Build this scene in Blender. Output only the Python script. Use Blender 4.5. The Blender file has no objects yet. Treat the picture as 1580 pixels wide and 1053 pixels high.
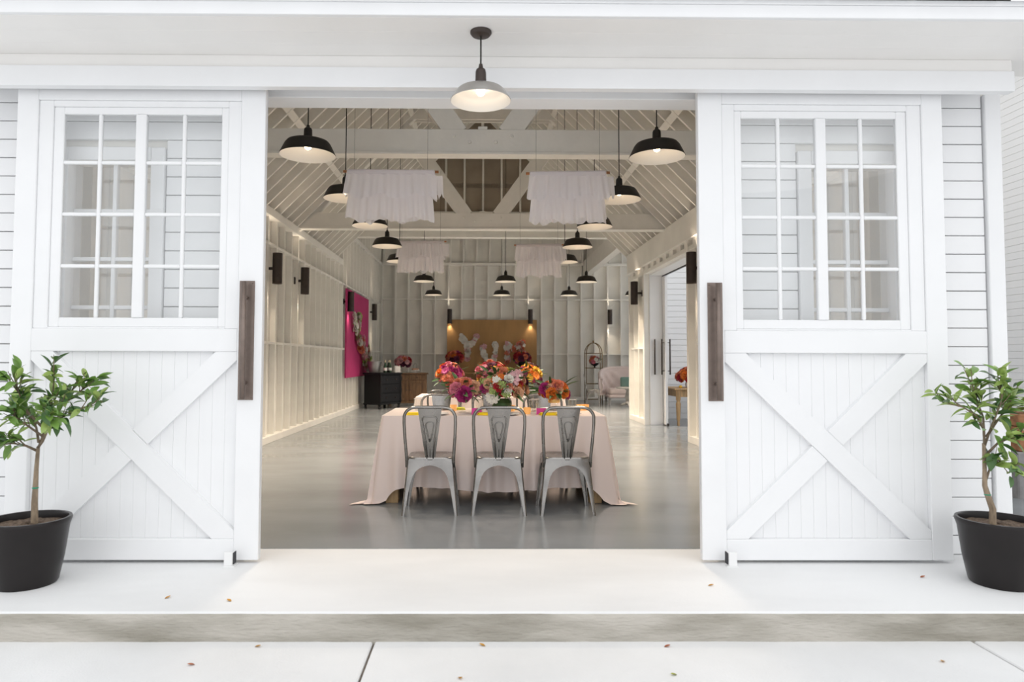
import bpy, bmesh, math, random
from mathutils import Vector, Matrix
PI = math.pi
rnd = random.Random(7)
scene = bpy.context.scene
C = scene.collection

# ------------------------------------------------------------------ camera
FPX, CXP, CYP = 1053.0, 752.8, 509.5          # focal length and principal point for a 1580x1053 frame
cam_d = bpy.data.cameras.new('camera')
cam = bpy.data.objects.new('camera', cam_d)
C.objects.link(cam)
cam_d.sensor_width = 36.0
cam_d.lens = 36.0 * FPX / 1580.0
cam_d.shift_x = (790.0 - CXP) / 1580.0
cam_d.shift_y = (CYP - 526.5) / 1580.0
cam_d.clip_start = 0.05
cam_d.clip_end = 200
cam.location = (0, 0, 1.21)
cam.matrix_world = (Matrix.Translation((0, 0, 1.21)) @ Matrix.Rotation(-0.0085, 4, 'Z')
                    @ Matrix.Rotation(PI / 2 + 0.0445, 4, 'X') @ Matrix.Rotation(0.0029, 4, 'Z'))
cam_d.dof.use_dof = True
cam_d.dof.focus_distance = 5.6
cam_d.dof.aperture_fstop = 2.6
scene.camera = cam

# ------------------------------------------------------------------ sky, sun, exposure
world = bpy.data.worlds.new('overcast_sky')
scene.world = world
world.use_nodes = True
bg = world.node_tree.nodes['Background']
bg.inputs['Color'].default_value = (0.965, 0.98, 1.0, 1)
bg.inputs['Strength'].default_value = 1.05
sun_d = bpy.data.lights.new('hazy_sun', 'SUN')
sun_d.energy = 0.35
sun_d.angle = math.radians(70)
sun_d.color = (1.0, 0.97, 0.93)
sun = bpy.data.objects.new('hazy_sun', sun_d)
C.objects.link(sun)
sun.rotation_euler = (math.radians(42), 0, math.radians(24))
scene.view_settings.view_transform = 'Standard'
scene.view_settings.look = 'None'
scene.view_settings.exposure = 0.22
scene.view_settings.gamma = 1.0
scene.view_settings.use_curve_mapping = False

# ------------------------------------------------------------------ materials
def mat(name, col, rough=0.5, metal=0.0, var=0.0, vscale=4.0, bump=0.0, bscale=40.0, col2=None, stretch=None,
        coat=0.0, spec=0.5, sheen=0.0, emit=None, estr=0.0, detail=4.0, rvar=0.0):
    m = bpy.data.materials.new(name)
    m.use_nodes = True
    nt = m.node_tree
    b = nt.nodes['Principled BSDF']
    b.inputs['Base Color'].default_value = (*col, 1)
    b.inputs['Roughness'].default_value = rough
    b.inputs['Metallic'].default_value = metal
    b.inputs['Specular IOR Level'].default_value = spec
    b.inputs['Coat Weight'].default_value = coat
    b.inputs['Coat Roughness'].default_value = 0.1
    b.inputs['Sheen Weight'].default_value = sheen
    if emit:
        b.inputs['Emission Color'].default_value = (*emit, 1)
        b.inputs['Emission Strength'].default_value = estr
    if var > 0 or bump > 0 or rvar > 0:
        tc = nt.nodes.new('ShaderNodeTexCoord')
        mp = nt.nodes.new('ShaderNodeMapping')
        if stretch:
            mp.inputs['Scale'].default_value = stretch
        nt.links.new(tc.outputs['Object'], mp.inputs['Vector'])
        if var > 0 or rvar > 0:
            n = nt.nodes.new('ShaderNodeTexNoise')
            n.inputs['Scale'].default_value = vscale
            n.inputs['Detail'].default_value = detail
            nt.links.new(mp.outputs[0], n.inputs['Vector'])
        if var > 0:
            r = nt.nodes.new('ShaderNodeValToRGB')
            c2 = col2 or tuple(max(0, c * (1 - var)) for c in col)
            r.color_ramp.elements[0].color = (*c2, 1)
            r.color_ramp.elements[1].color = (*col, 1)
            r.color_ramp.elements[0].position = 0.33
            r.color_ramp.elements[1].position = 0.62
            nt.links.new(n.outputs['Fac'], r.inputs[0])
            nt.links.new(r.outputs[0], b.inputs['Base Color'])
        if rvar > 0:
            mr = nt.nodes.new('ShaderNodeMapRange')
            mr.inputs['To Min'].default_value = rough - rvar
            mr.inputs['To Max'].default_value = rough + rvar
            nt.links.new(n.outputs['Fac'], mr.inputs['Value'])
            nt.links.new(mr.outputs[0], b.inputs['Roughness'])
        if bump > 0:
            n2 = nt.nodes.new('ShaderNodeTexNoise')
            n2.inputs['Scale'].default_value = bscale
            n2.inputs['Detail'].default_value = 5
            nt.links.new(mp.outputs[0], n2.inputs['Vector'])
            bp = nt.nodes.new('ShaderNodeBump')
            bp.inputs['Strength'].default_value = bump
            bp.inputs['Distance'].default_value = 0.01
            nt.links.new(n2.outputs['Fac'], bp.inputs['Height'])
            nt.links.new(bp.outputs[0], b.inputs['Normal'])
    return m

def glass_mat(name, tint=(0.96, 0.97, 0.97), f0=0.05):
    m = bpy.data.materials.new(name)
    m.use_nodes = True
    nt = m.node_tree
    nt.nodes.remove(nt.nodes['Principled BSDF'])
    out = nt.nodes['Material Output']
    t = nt.nodes.new('ShaderNodeBsdfTransparent'); t.inputs[0].default_value = (*tint, 1)
    g = nt.nodes.new('ShaderNodeBsdfGlossy'); g.inputs['Roughness'].default_value = 0.0
    g.inputs['Color'].default_value = (1, 1, 1, 1)
    # Schlick reflectance that is the same on both faces of a thin pane
    geo = nt.nodes.new('ShaderNodeNewGeometry')
    dt = nt.nodes.new('ShaderNodeVectorMath'); dt.operation = 'DOT_PRODUCT'
    nt.links.new(geo.outputs['Normal'], dt.inputs[0]); nt.links.new(geo.outputs['Incoming'], dt.inputs[1])
    def mth(op, a_, b_=None):
        n = nt.nodes.new('ShaderNodeMath'); n.operation = op
        if isinstance(a_, float): n.inputs[0].default_value = a_
        else: nt.links.new(a_, n.inputs[0])
        if b_ is not None:
            if isinstance(b_, float): n.inputs[1].default_value = b_
            else: nt.links.new(b_, n.inputs[1])
        return n.outputs[0]
    c1 = mth('SUBTRACT', 1.0, mth('ABSOLUTE', dt.outputs['Value']))
    fac = mth('ADD', mth('MULTIPLY', mth('POWER', c1, 5.0), 1.0 - f0), f0)
    mx = nt.nodes.new('ShaderNodeMixShader')
    nt.links.new(fac, mx.inputs[0]); nt.links.new(t.outputs[0], mx.inputs[1]); nt.links.new(g.outputs[0], mx.inputs[2])
    nt.links.new(mx.outputs[0], out.inputs[0])
    return m

def sheer_mat(name, col, alpha, trans=0.45):
    m = bpy.data.materials.new(name)
    m.use_nodes = True
    nt = m.node_tree
    nt.nodes.remove(nt.nodes['Principled BSDF'])
    out = nt.nodes['Material Output']
    d = nt.nodes.new('ShaderNodeBsdfDiffuse'); d.inputs[0].default_value = (*col, 1)
    t = nt.nodes.new('ShaderNodeBsdfTranslucent'); t.inputs[0].default_value = (*col, 1)
    tr = nt.nodes.new('ShaderNodeBsdfTransparent')
    m1 = nt.nodes.new('ShaderNodeMixShader'); m1.inputs[0].default_value = trans
    m2 = nt.nodes.new('ShaderNodeMixShader'); m2.inputs[0].default_value = alpha
    nt.links.new(d.outputs[0], m1.inputs[1]); nt.links.new(t.outputs[0], m1.inputs[2])
    nt.links.new(tr.outputs[0], m2.inputs[1]); nt.links.new(m1.outputs[0], m2.inputs[2])
    nt.links.new(m2.outputs[0], out.inputs[0])
    return m

M = {}
M['ext'] = mat('exterior_white_paint', (0.86, 0.865, 0.875), 0.42, var=0.03, vscale=2.5, bump=0.06, bscale=60)
M['soffit'] = mat('soffit_white_paint', (0.90, 0.885, 0.865), 0.5, var=0.03, vscale=2.0)
M['int'] = mat('interior_cream_paint', (0.86, 0.84, 0.79), 0.6, var=0.06, vscale=3.0, bump=0.12, bscale=30)
M['intbeam'] = mat('beam_cream_paint', (0.86, 0.84, 0.79), 0.55, var=0.05, vscale=5.0, bump=0.15, bscale=25)
M['intpanel'] = mat('sheathing_cream_paint', (0.83, 0.81, 0.76), 0.65, var=0.10, vscale=1.6, bump=0.15, bscale=35)
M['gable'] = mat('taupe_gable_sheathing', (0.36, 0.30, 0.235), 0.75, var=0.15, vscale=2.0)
M['deck'] = mat('roof_deck_paint', (0.70, 0.655, 0.57), 0.65, var=0.08, vscale=2.0)
M['porch'] = mat('porch_concrete', (0.86, 0.865, 0.87), 0.75, var=0.08, vscale=1.7, bump=0.2, bscale=90, detail=8, stretch=(0.6, 1.4, 1))
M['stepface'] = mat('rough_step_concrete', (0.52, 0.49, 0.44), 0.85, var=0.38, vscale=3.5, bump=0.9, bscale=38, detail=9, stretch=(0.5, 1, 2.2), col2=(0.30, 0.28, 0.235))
M['pave'] = mat('paving_concrete', (0.82, 0.825, 0.83), 0.75, var=0.10, vscale=1.4, bump=0.25, bscale=110, detail=8)
M['joint'] = mat('joint_dirt', (0.20, 0.17, 0.14), 0.9, var=0.3, vscale=20)
M['floor'] = mat('polished_concrete', (0.275, 0.295, 0.31), 0.18, var=0.18, vscale=1.1, bump=0.03, bscale=60, detail=8, rvar=0.10, stretch=(0.8, 1.6, 1))
M['shingle'] = mat('slate_shingle', (0.16, 0.18, 0.21), 0.8, var=0.4, vscale=9)
M['glass'] = glass_mat('window_glass', (0.98, 0.985, 0.985), 0.085)
M['bronze'] = mat('oil_bronze', (0.062, 0.047, 0.041), 0.45, metal=0.5, var=0.15, vscale=20)
M['handle'] = mat('brushed_bronze_handle', (0.235, 0.185, 0.16), 0.42, metal=0.6, var=0.15, vscale=20)
M['blackmetal'] = mat('matte_black_metal', (0.028, 0.024, 0.021), 0.48, metal=0.35)
M['shadein'] = mat('white_enamel', (0.88, 0.84, 0.78), 0.35)
M['galv'] = mat('brushed_nickel', (0.50, 0.48, 0.46), 0.32, metal=0.9, var=0.1, vscale=12)
M['bulb'] = mat('glowing_bulb', (1, 0.9, 0.75), 0.3, emit=(1.0, 0.78, 0.52), estr=14.0)
M['cord'] = mat('black_cord', (0.02, 0.018, 0.016), 0.7)
M['steel'] = mat('raw_steel', (0.36, 0.345, 0.33), 0.27, metal=0.97, var=0.3, vscale=5, bump=0.05, bscale=50, rvar=0.10)
M['cloth'] = mat('blush_satin', (0.83, 0.70, 0.655), 0.33, sheen=0.3, bump=0.04, bscale=400)
M['pine'] = mat('pine_wood', (0.55, 0.36, 0.18), 0.6, var=0.35, vscale=6, stretch=(6, 6, 0.8))
M['oak'] = mat('aged_oak', (0.22, 0.115, 0.05), 0.5, var=0.5, vscale=7, stretch=(5, 5, 0.6), bump=0.2)
M['ply'] = mat('plywood_panel', (0.42, 0.235, 0.085), 0.55, var=0.22, vscale=2.2, stretch=(1.5, 1, 0.35))
M['blackwood'] = mat('black_painted_wood', (0.010, 0.010, 0.012), 0.5, spec=0.25, var=0.2, vscale=8)
M['pink'] = mat('magenta_board', (0.52, 0.035, 0.17), 0.7, var=0.12, vscale=2)
M['pot'] = mat('black_glazed_pot', (0.016, 0.013, 0.013), 0.30, spec=0.30, var=0.2, vscale=6)
M['soil'] = mat('potting_soil', (0.20, 0.14, 0.10), 0.95, var=0.6, vscale=60, bump=1.0, bscale=80)
M['bark'] = mat('light_bark', (0.34, 0.26, 0.18), 0.85, var=0.4, vscale=18, bump=0.5, bscale=60, stretch=(3, 3, 1))
M['twig'] = mat('brown_twig', (0.20, 0.15, 0.10), 0.8, var=0.3, vscale=20)
M['leafA'] = mat('citrus_leaf', (0.19, 0.35, 0.07), 0.38, var=0.35, vscale=14)
M['leafB'] = mat('dark_citrus_leaf', (0.075, 0.17, 0.045), 0.36, var=0.3, vscale=14)
M['leafC'] = mat('young_citrus_leaf', (0.36, 0.50, 0.13), 0.40, var=0.3, vscale=14)
M['greentie'] = mat('green_tie_tape', (0.0, 0.30, 0.17), 0.5)
M['tulle'] = sheer_mat('white_tulle', (0.94, 0.91, 0.925), 0.82)
M['copper'] = mat('copper_rod', (0.62, 0.30, 0.16), 0.35, metal=0.9)
M['rubber'] = mat('black_rubber', (0.03, 0.03, 0.035), 0.7)
M['white'] = mat('white_enamelled_steel', (0.85, 0.85, 0.85), 0.35)
M['yellow'] = mat('yellow_napkin', (0.85, 0.62, 0.015), 0.8)
M['lime'] = mat('lime_napkin', (0.62, 0.66, 0.05), 0.8)
M['magpaper'] = mat('magenta_card', (0.72, 0.07, 0.36), 0.7)
M['china'] = mat('white_china', (0.82, 0.80, 0.78), 0.2)
M['gold'] = mat('gold_metal', (0.80, 0.52, 0.20), 0.28, metal=1.0)
M['amber'] = mat('amber_votive_glass', (0.75, 0.36, 0.10), 0.15, emit=(1.0, 0.50, 0.16), estr=0.35)
M['gware'] = glass_mat('clear_glassware', (0.97, 0.97, 0.96), 0.05)
M['velvet'] = mat('pale_pink_velvet', (0.82, 0.69, 0.66), 0.8, sheen=0.4, bump=0.05, bscale=200)
M['greywood'] = mat('whitewashed_wood', (0.46, 0.45, 0.43), 0.7, var=0.35, vscale=8)
M['teal'] = mat('sage_cushion', (0.22, 0.36, 0.31), 0.8)
M['brass'] = mat('antique_brass', (0.22, 0.15, 0.07), 0.4, metal=0.8)
M['zinc'] = mat('galvanised_zinc', (0.42, 0.42, 0.42), 0.4, metal=0.8, var=0.25, vscale=10)
M['bottle'] = mat('green_bottle_glass', (0.02, 0.05, 0.025), 0.1, coat=0.5)
M['foil'] = mat('pale_gold_foil', (0.72, 0.62, 0.42), 0.35, metal=0.6)
M['dryleaf'] = mat('dry_orange_leaf', (0.65, 0.33, 0.06), 0.7, var=0.4, vscale=30)
M['dryleaf2'] = mat('dry_red_leaf', (0.45, 0.14, 0.06), 0.7, var=0.4, vscale=30)
M['dryleaf3'] = mat('dry_green_leaf', (0.38, 0.40, 0.06), 0.7, var=0.4, vscale=30)
M['hedge'] = mat('hedge_leaf', (0.07, 0.16, 0.04), 0.5, var=0.5, vscale=8)
M['grey_stone'] = mat('grey_stone_sill', (0.30, 0.29, 0.29), 0.8, var=0.3, vscale=8)
M['redwood'] = mat('redwood_planter', (0.36, 0.16, 0.07), 0.7, var=0.4, vscale=6, stretch=(0.6, 4, 6))
FL = {
 'magenta': mat('magenta_petal', (0.42, 0.02, 0.17), 0.6, var=0.5, vscale=2.6),
 'pinkp': mat('pink_petal', (0.78, 0.24, 0.32), 0.6, var=0.5, vscale=2.6),
 'blush': mat('blush_petal', (0.82, 0.47, 0.50), 0.6, var=0.5, vscale=2.6),
 'coral': mat('coral_petal', (0.82, 0.25, 0.14), 0.6, var=0.5, vscale=2.6),
 'orange': mat('orange_petal', (0.85, 0.22, 0.025), 0.6, var=0.5, vscale=2.6),
 'peach': mat('peach_petal', (0.85, 0.48, 0.29), 0.6, var=0.5, vscale=2.6),
 'red': mat('red_petal', (0.50, 0.015, 0.03), 0.6, var=0.5, vscale=2.6),
 'plum': mat('plum_petal', (0.13, 0.012, 0.05), 0.6, var=0.5, vscale=2.6),
 'white': mat('white_petal', (0.86, 0.83, 0.76), 0.6, var=0.18, vscale=2.6),
 'yellow': mat('yellow_petal', (0.82, 0.50, 0.04), 0.6, var=0.5, vscale=2.6),
 'green': mat('green_bloom', (0.42, 0.52, 0.16), 0.6, var=0.5, vscale=2.6),
}
M['fern'] = mat('bouquet_leaf', (0.055, 0.13, 0.035), 0.5, var=0.4, vscale=20)

# ------------------------------------------------------------------ helpers
def link(o, parent=None):
    C.objects.link(o)
    if parent is not None:
        o.parent = parent
    return o

def mesh_obj(name, verts, faces, m, parent=None, loc=None, smooth=False):
    me = bpy.data.meshes.new(name)
    me.from_pydata([tuple(v) for v in verts], [], faces)
    me.validate()
    if smooth:
        me.polygons.foreach_set('use_smooth', [True] * len(me.polygons))
    if m is not None:
        me.materials.append(m)
    me.update()
    o = bpy.data.objects.new(name, me)
    if loc is not None:
        o.location = loc
    return link(o, parent)

def empty(name, loc=(0, 0, 0), rz=0.0, label=None, cat=None, group=None, kind=None):
    o = bpy.data.objects.new(name, None)
    o.empty_display_size = 0.1
    o.location = loc
    o.rotation_euler = (0, 0, rz)
    link(o)
    tag(o, label, cat, group, kind)
    return o

def tag(o, label=None, cat=None, group=None, kind=None):
    if label: o['label'] = label
    if cat: o['category'] = cat
    if group: o['group'] = group
    if kind: o['kind'] = kind
    return o

BOXC = {}
def box_mesh(lx, ly, lz, ch, m):
    key = (round(lx, 4), round(ly, 4), round(lz, 4), round(ch, 4), m.name)
    if key in BOXC:
        return BOXC[key]
    hx, hy, hz = lx / 2, ly / 2, lz / 2
    c = min(ch, hx * 0.45, hy * 0.45, hz * 0.45)
    bm = bmesh.new()
    if c <= 0:
        bmesh.ops.create_cube(bm, size=1.0)
        bmesh.ops.scale(bm, vec=(lx, ly, lz), verts=bm.verts)
    else:
        pts = []
        for sx in (-1, 1):
            for sy in (-1, 1):
                for sz in (-1, 1):
                    pts += [(sx * hx, sy * (hy - c), sz * (hz - c)), (sx * (hx - c), sy * hy, sz * (hz - c)), (sx * (hx - c), sy * (hy - c), sz * hz)]
        vs = [bm.verts.new(p) for p in pts]
        bmesh.ops.convex_hull(bm, input=vs)
        bmesh.ops.dissolve_limit(bm, angle_limit=0.01, verts=bm.verts, edges=bm.edges)
    me = bpy.data.meshes.new('board')
    bm.to_mesh(me); bm.free()
    me.materials.append(m)
    BOXC[key] = me
    return me

def box(name, x0, x1, y0, y1, z0, z1, m, parent=None, ch=0.003):
    me = box_mesh(abs(x1 - x0), abs(y1 - y0), abs(z1 - z0), ch, m)
    o = bpy.data.objects.new(name, me)
    o.location = ((x0 + x1) / 2, (y0 + y1) / 2, (z0 + z1) / 2)
    return link(o, parent)

def beam(name, p0, p1, w, t, m, parent=None, up=(0, 1, 0), ch=0.003):
    """a board from p0 to p1; t is its size along `up`, w across."""
    p0, p1 = Vector(p0), Vector(p1)
    d = p1 - p0
    L = d.length
    x = d.normalized()
    u = Vector(up)
    y = (u - x * u.dot(x)).normalized()
    z = x.cross(y)
    o = bpy.data.objects.new(name, box_mesh(L, t, w, ch, m))
    mt = Matrix((x, y, z)).transposed().to_4x4()
    mt.translation = (p0 + p1) / 2
    o.matrix_world = mt
    link(o)
    if parent is not None:
        o.parent = parent
    return o

def clip(poly, a, b, c):
    """keep a*x + b*z <= c"""
    out = []
    for i in range(len(poly)):
        p, q = poly[i], poly[(i + 1) % len(poly)]
        fp, fq = a * p[0] + b * p[1] - c, a * q[0] + b * q[1] - c
        if fp <= 0: out.append(p)
        if (fp < 0 < fq) or (fq < 0 < fp):
            t = fp / (fp - fq)
            out.append((p[0] + t * (q[0] - p[0]), p[1] + t * (q[1] - p[1])))
    return out

def prism(name, poly, y0, y1, m, parent=None, ch=0.0):
    n = len(poly)
    cx = sum(p[0] for p in poly) / n; cz = sum(p[1] for p in poly) / n
    v = []
    if ch > 0:
        def inset(p):
            dx, dz = cx - p[0], cz - p[1]
            l = math.hypot(dx, dz) or 1
            return (p[0] + dx / l * ch * 1.4, p[1] + dz / l * ch * 1.4)
        rings = [([inset(p) for p in poly], y0), (poly, y0 + ch), (poly, y1)]
    else:
        rings = [(poly, y0), (poly, y1)]
    for pts, y in rings:
        v += [(p[0], y, p[1]) for p in pts]
    f = [list(range(n))]
    k = len(rings)
    for r in range(k - 1):
        for i in range(n):
            j = (i + 1) % n
            f.append([r * n + i, (r + 1) * n + i, (r + 1) * n + j, r * n + j])
    f.append(list(range((k - 1) * n, k * n))[::-1])
    o = mesh_obj(name, v, f, m, parent)
    bm = bmesh.new(); bm.from_mesh(o.data); bmesh.ops.recalc_face_normals(bm, faces=bm.faces); bm.to_mesh(o.data); bm.free()
    return o

def lathe_geo(prof, seg=24, sx=1.0, sy=1.0):
    v, f = [], []
    n = len(prof)
    for r, z in prof:
        for k in range(seg):
            a = 2 * PI * k / seg
            v.append((r * math.cos(a) * sx, r * math.sin(a) * sy, z))
    for i in range(n - 1):
        for k in range(seg):
            k2 = (k + 1) % seg
            f.append([i * seg + k, i * seg + k2, (i + 1) * seg + k2, (i + 1) * seg + k])
    if prof[0][0] > 1e-5: f.append(list(range(seg))[::-1])
    if prof[-1][0] > 1e-5: f.append([(n - 1) * seg + k for k in range(seg)])
    return v, f

def lathe(name, prof, m, parent=None, loc=None, seg=24, cap=True, smooth=True, sx=1.0, sy=1.0):
    v, f = lathe_geo(prof, seg, sx, sy)
    if not cap:
        f = [q for q in f if len(q) == 4]
    o = mesh_obj(name, v, f, m, parent, loc, smooth)
    if smooth: sharp(o)
    return o

def sharp(o, ang=0.7):
    me = o.data
    bm = bmesh.new(); bm.from_mesh(me)
    bmesh.ops.remove_doubles(bm, verts=bm.verts, dist=1e-5)
    for e in bm.edges:
        if len(e.link_faces) == 2 and e.calc_face_angle(0) > ang:
            e.smooth = False
    bm.to_mesh(me); bm.free()

def tube_geo(pts, rad, seg=8, closed=False):
    pts = [Vector(p) for p in pts]
    n = len(pts)
    if not hasattr(rad, '__len__'): rad = [rad] * n
    v, f = [], []
    prev = None
    for i, p in enumerate(pts):
        if closed:
            t = (pts[(i + 1) % n] - pts[i - 1]).normalized()
        else:
            t = (pts[min(i + 1, n - 1)] - pts[max(i - 1, 0)]).normalized()
        if prev is None:
            a = Vector((0, 0, 1)) if abs(t.z) < 0.9 else Vector((1, 0, 0))
            u = (a - t * a.dot(t)).normalized()
        else:
            u = (prev - t * prev.dot(t)).normalized()
        prev = u
        w = t.cross(u)
        for k in range(seg):
            an = 2 * PI * k / seg
            v.append(p + (u * math.cos(an) + w * math.sin(an)) * rad[i])
    m_ = n if closed else n - 1
    for i in range(m_):
        i2 = (i + 1) % n
        for k in range(seg):
            k2 = (k + 1) % seg
            f.append([i * seg + k, i * seg + k2, i2 * seg + k2, i2 * seg + k])
    if not closed:
        f.append(list(range(seg))[::-1]); f.append([(n - 1) * seg + k for k in range(seg)])
    return v, f

def tube(name, pts, rad, m, parent=None, loc=None, seg=8, closed=False):
    v, f = tube_geo(pts, rad, seg, closed)
    return mesh_obj(name, v, f, m, parent, loc, True)

def sphere(name, c, r, m, parent=None, seg=12, sz=1.0):
    prof = [(max(r * math.sin(PI * i / 8), 1e-6), -r * sz * math.cos(PI * i / 8)) for i in range(9)]
    v, f = lathe_geo(prof, seg)
    return mesh_obj(name, v, f, m, parent, c, True)

def copy_tree(o, parent=None):
    c = o.copy()
    C.objects.link(c)
    if parent is not None: c.parent = parent
    for ch in list(o.children):
        copy_tree(ch, c)
    return c

def point_light(name, loc, power, col, radius, parent=None):
    d = bpy.data.lights.new(name, 'POINT')
    d.energy = power; d.color = col; d.shadow_soft_size = radius
    o = bpy.data.objects.new(name, d); o.location = loc
    return link(o, parent)

def spot_light(name, loc, power, col, down, parent=None, size=1.1, soft=0.03):
    d = bpy.data.lights.new(name, 'SPOT')
    d.energy = power; d.color = col; d.spot_size = size; d.spot_blend = 1.0; d.shadow_soft_size = soft
    o = bpy.data.objects.new(name, d); o.location = loc
    if not down: o.rotation_euler = (PI, 0, 0)
    return link(o, parent)
WARM = (1.0, 0.83, 0.64)

# ================================================================== GROUND, PORCH, FLOOR
pav = empty('pavement', kind='structure', label='pale concrete pavement below the porch step')
box('joint_bed', -9, 12, -9, 3.40, -0.30, -0.150, M['joint'], pav, 0)
xs = [-8.2, -3.38, -0.512, 2.366, 5.25, 8.2]
for i in range(len(xs) - 1):
    for (ya, yb) in ((0.55, 3.345), (-2.3, 0.55), (-5.2, -2.3), (-8, -5.2)):
        box('paving_slab', xs[i] + 0.006, xs[i + 1] - 0.006, ya + 0.006, yb - 0.001, -0.24, -0.134, M['pave'], pav, 0.006)
porch = box('porch_slab', -6.2, 8.2, 3.335, 4.45, -0.24, 0.0, M['porch'], None, 0.012)
tag(porch, 'pale concrete porch slab with a weathered front edge', None, None, 'structure')
# rough cast riser: a subdivided, uneven face in front of the slab edge
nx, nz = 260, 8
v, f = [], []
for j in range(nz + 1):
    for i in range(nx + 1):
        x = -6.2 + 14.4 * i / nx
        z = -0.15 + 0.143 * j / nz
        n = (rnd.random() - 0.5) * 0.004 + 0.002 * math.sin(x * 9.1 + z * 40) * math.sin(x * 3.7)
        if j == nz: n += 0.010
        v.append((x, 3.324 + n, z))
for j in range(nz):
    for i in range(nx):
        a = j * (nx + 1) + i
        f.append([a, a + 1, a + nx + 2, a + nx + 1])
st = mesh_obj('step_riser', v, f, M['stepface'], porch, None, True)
st.location = tuple(-c for c in porch.location)
flo = box('floor', -3.3, 7.6, 4.45, 21.2, -0.2, 0.0, M['floor'], None, 0)
tag(flo, 'polished grey concrete floor of the hall', None, None, 'structure')
yard = box('courtyard_paving', 3.32, 12, 4.45, 14.28, -0.2, -0.012, M['pave'], None, 0)
tag(yard, 'pale concrete courtyard beyond the side door', None, None, 'structure')

# ================================================================== FRONT WALL
WX = 3.30
wf = empty('wall_front', kind='structure', label='white lap sided front wall of the barn')
OPX, OPZ = 1.44, 2.88
wins = [(-2.62, -2.10, 1.02, 2.47), (2.10, 2.62, 1.02, 2.47)]
# sheathing behind the siding (around the openings)
def sheath(x0, x1, z0, z1):
    box('sheathing', x0, x1, 4.345, 4.45, z0, z1, M['int'], wf, 0)
for s in (-1, 1):
    a, b = sorted((s * WX, s * 2.62)); sheath(a, b, 0, OPZ)
    a, b = sorted((s * 2.10, s * OPX)); sheath(a, b, 0, OPZ)
    a, b = sorted((s * 2.62, s * 2.10)); sheath(a, b, 0, 1.02); sheath(a, b, 2.47, OPZ)
sheath(-WX, WX, OPZ, 3.42)
gp = prism('gable_sheathing', [(-WX, 3.42), (WX, 3.42), (3.02, 3.70), (-3.02, 3.70)], 4.345, 4.45, M['int'], wf)
for s_ in (-1, 1):
    prism('gable_sheathing', [(s_ * 3.02, 3.70), (s_ * 1.75, 3.70), (s_ * 1.75, 4.97)][::s_], 4.345, 4.45, M['int'], wf)
prism('gable_sheathing', [(-1.65, 5.07), (1.65, 5.07), (0.05, 6.70), (-0.05, 6.70)], 4.345, 4.45, M['int'], wf)
# siding boards
pitch = 0.1185
z = 0.004
row = 0
while z < 3.35:
    z1 = z + pitch - 0.005
    for s in (-1, 1):
        segs = [(OPX + 0.12, 3.215)]
        if z1 > 0.93 and z < 2.56:
            segs = [(OPX + 0.10, 2.01), (2.71, 3.215)]
        if z > 2.92:
            segs = [(0.0, 3.215)]
        for (a, b) in segs:
            x0, x1 = sorted((s * a, s * b))
            box('siding_board', x0, x1, 4.308, 4.345, z, z1, M['ext'], wf, 0.004)
    z += pitch
for s in (-1, 1):
    x0, x1 = sorted((s * 3.222, s * 3.325))
    box('corner_board', x0, x1, 4.285, 4.46, 0, 2.93, M['ext'], wf, 0.004)
    x0, x1 = sorted((s * (OPX - 0.02), s * (OPX + 0.10)))
    box('door_casing', x0, x1, 4.29, 4.46, 0, OPZ, M['ext'], wf, 0.004)
box('door_head_casing', -1.56, 1.56, 4.285, 4.47, OPZ, 2.93, M['ext'], wf, 0.004)
box('track_board', -3.2, 3.2, 4.205, 4.285, 2.94, 3.02, M['ext'], wf, 0.004)
# windows of the front wall
for i, (x0, x1, z0, z1) in enumerate(wins):
    w = empty('window_%d' % (i + 1), kind='structure', label='white multi-pane window behind the %s sliding door' % ('left', 'right')[i])
    box('casing', x0 - 0.085, x0, 4.285, 4.45, z0 - 0.08, z1 + 0.085, M['ext'], w, 0.004)
    box('casing', x1, x1 + 0.085, 4.285, 4.45, z0 - 0.08, z1 + 0.085, M['ext'], w, 0.004)
    box('head_casing', x0, x1, 4.280, 4.45, z1, z1 + 0.085, M['ext'], w, 0.004)
    box('window_sill', x0, x1, 4.270, 4.45, z0 - 0.08, z0, M['ext'], w, 0.004)
    xm = (x0 + x1) / 2
    box('muntin', xm - 0.013, xm + 0.013, 4.355, 4.395, z0, z1, M['ext'], w, 0.004)
    zz = [z1 - 0.31 * k for k in range(1, 5)]
    edges = [z1] + zz + [z0]
    for q in zz:
        box('muntin', x0, xm - 0.013, 4.355, 4.395, q - 0.013, q + 0.013, M['ext'], w, 0.004)
        box('muntin', xm + 0.013, x1, 4.355, 4.395, q - 0.013, q + 0.013, M['ext'], w, 0.004)
    for k in range(len(edges) - 1):
        for (a, b) in ((x0, xm), (xm, x1)):
            box('pane', a + 0.002, b - 0.002, 4.372, 4.378, edges[k + 1] + 0.002, edges[k] - 0.002, M['glass'], w, 0)

gw = empty('window_3', kind='structure', label='added wide white gable window above the eave, out of view, to daylight the hall')  # unseen window added to bring daylight onto the trusses and roof
box('head_casing', -1.75, 1.75, 4.32, 4.46, 4.97, 5.07, M['ext'], gw)
box('window_sill', -1.75, 1.75, 4.30, 4.46, 3.70, 3.78, M['ext'], gw)
for k in range(5):
    x = -1.70 + 0.85 * k
    box('mullion', x - 0.05, x + 0.05, 4.34, 4.45, 3.78, 4.97, M['ext'], gw)
    if k < 4:
        box('pane', x + 0.05, x + 0.80, 4.39, 4.395, 3.78, 4.97, M['glass'], gw, 0)

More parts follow.
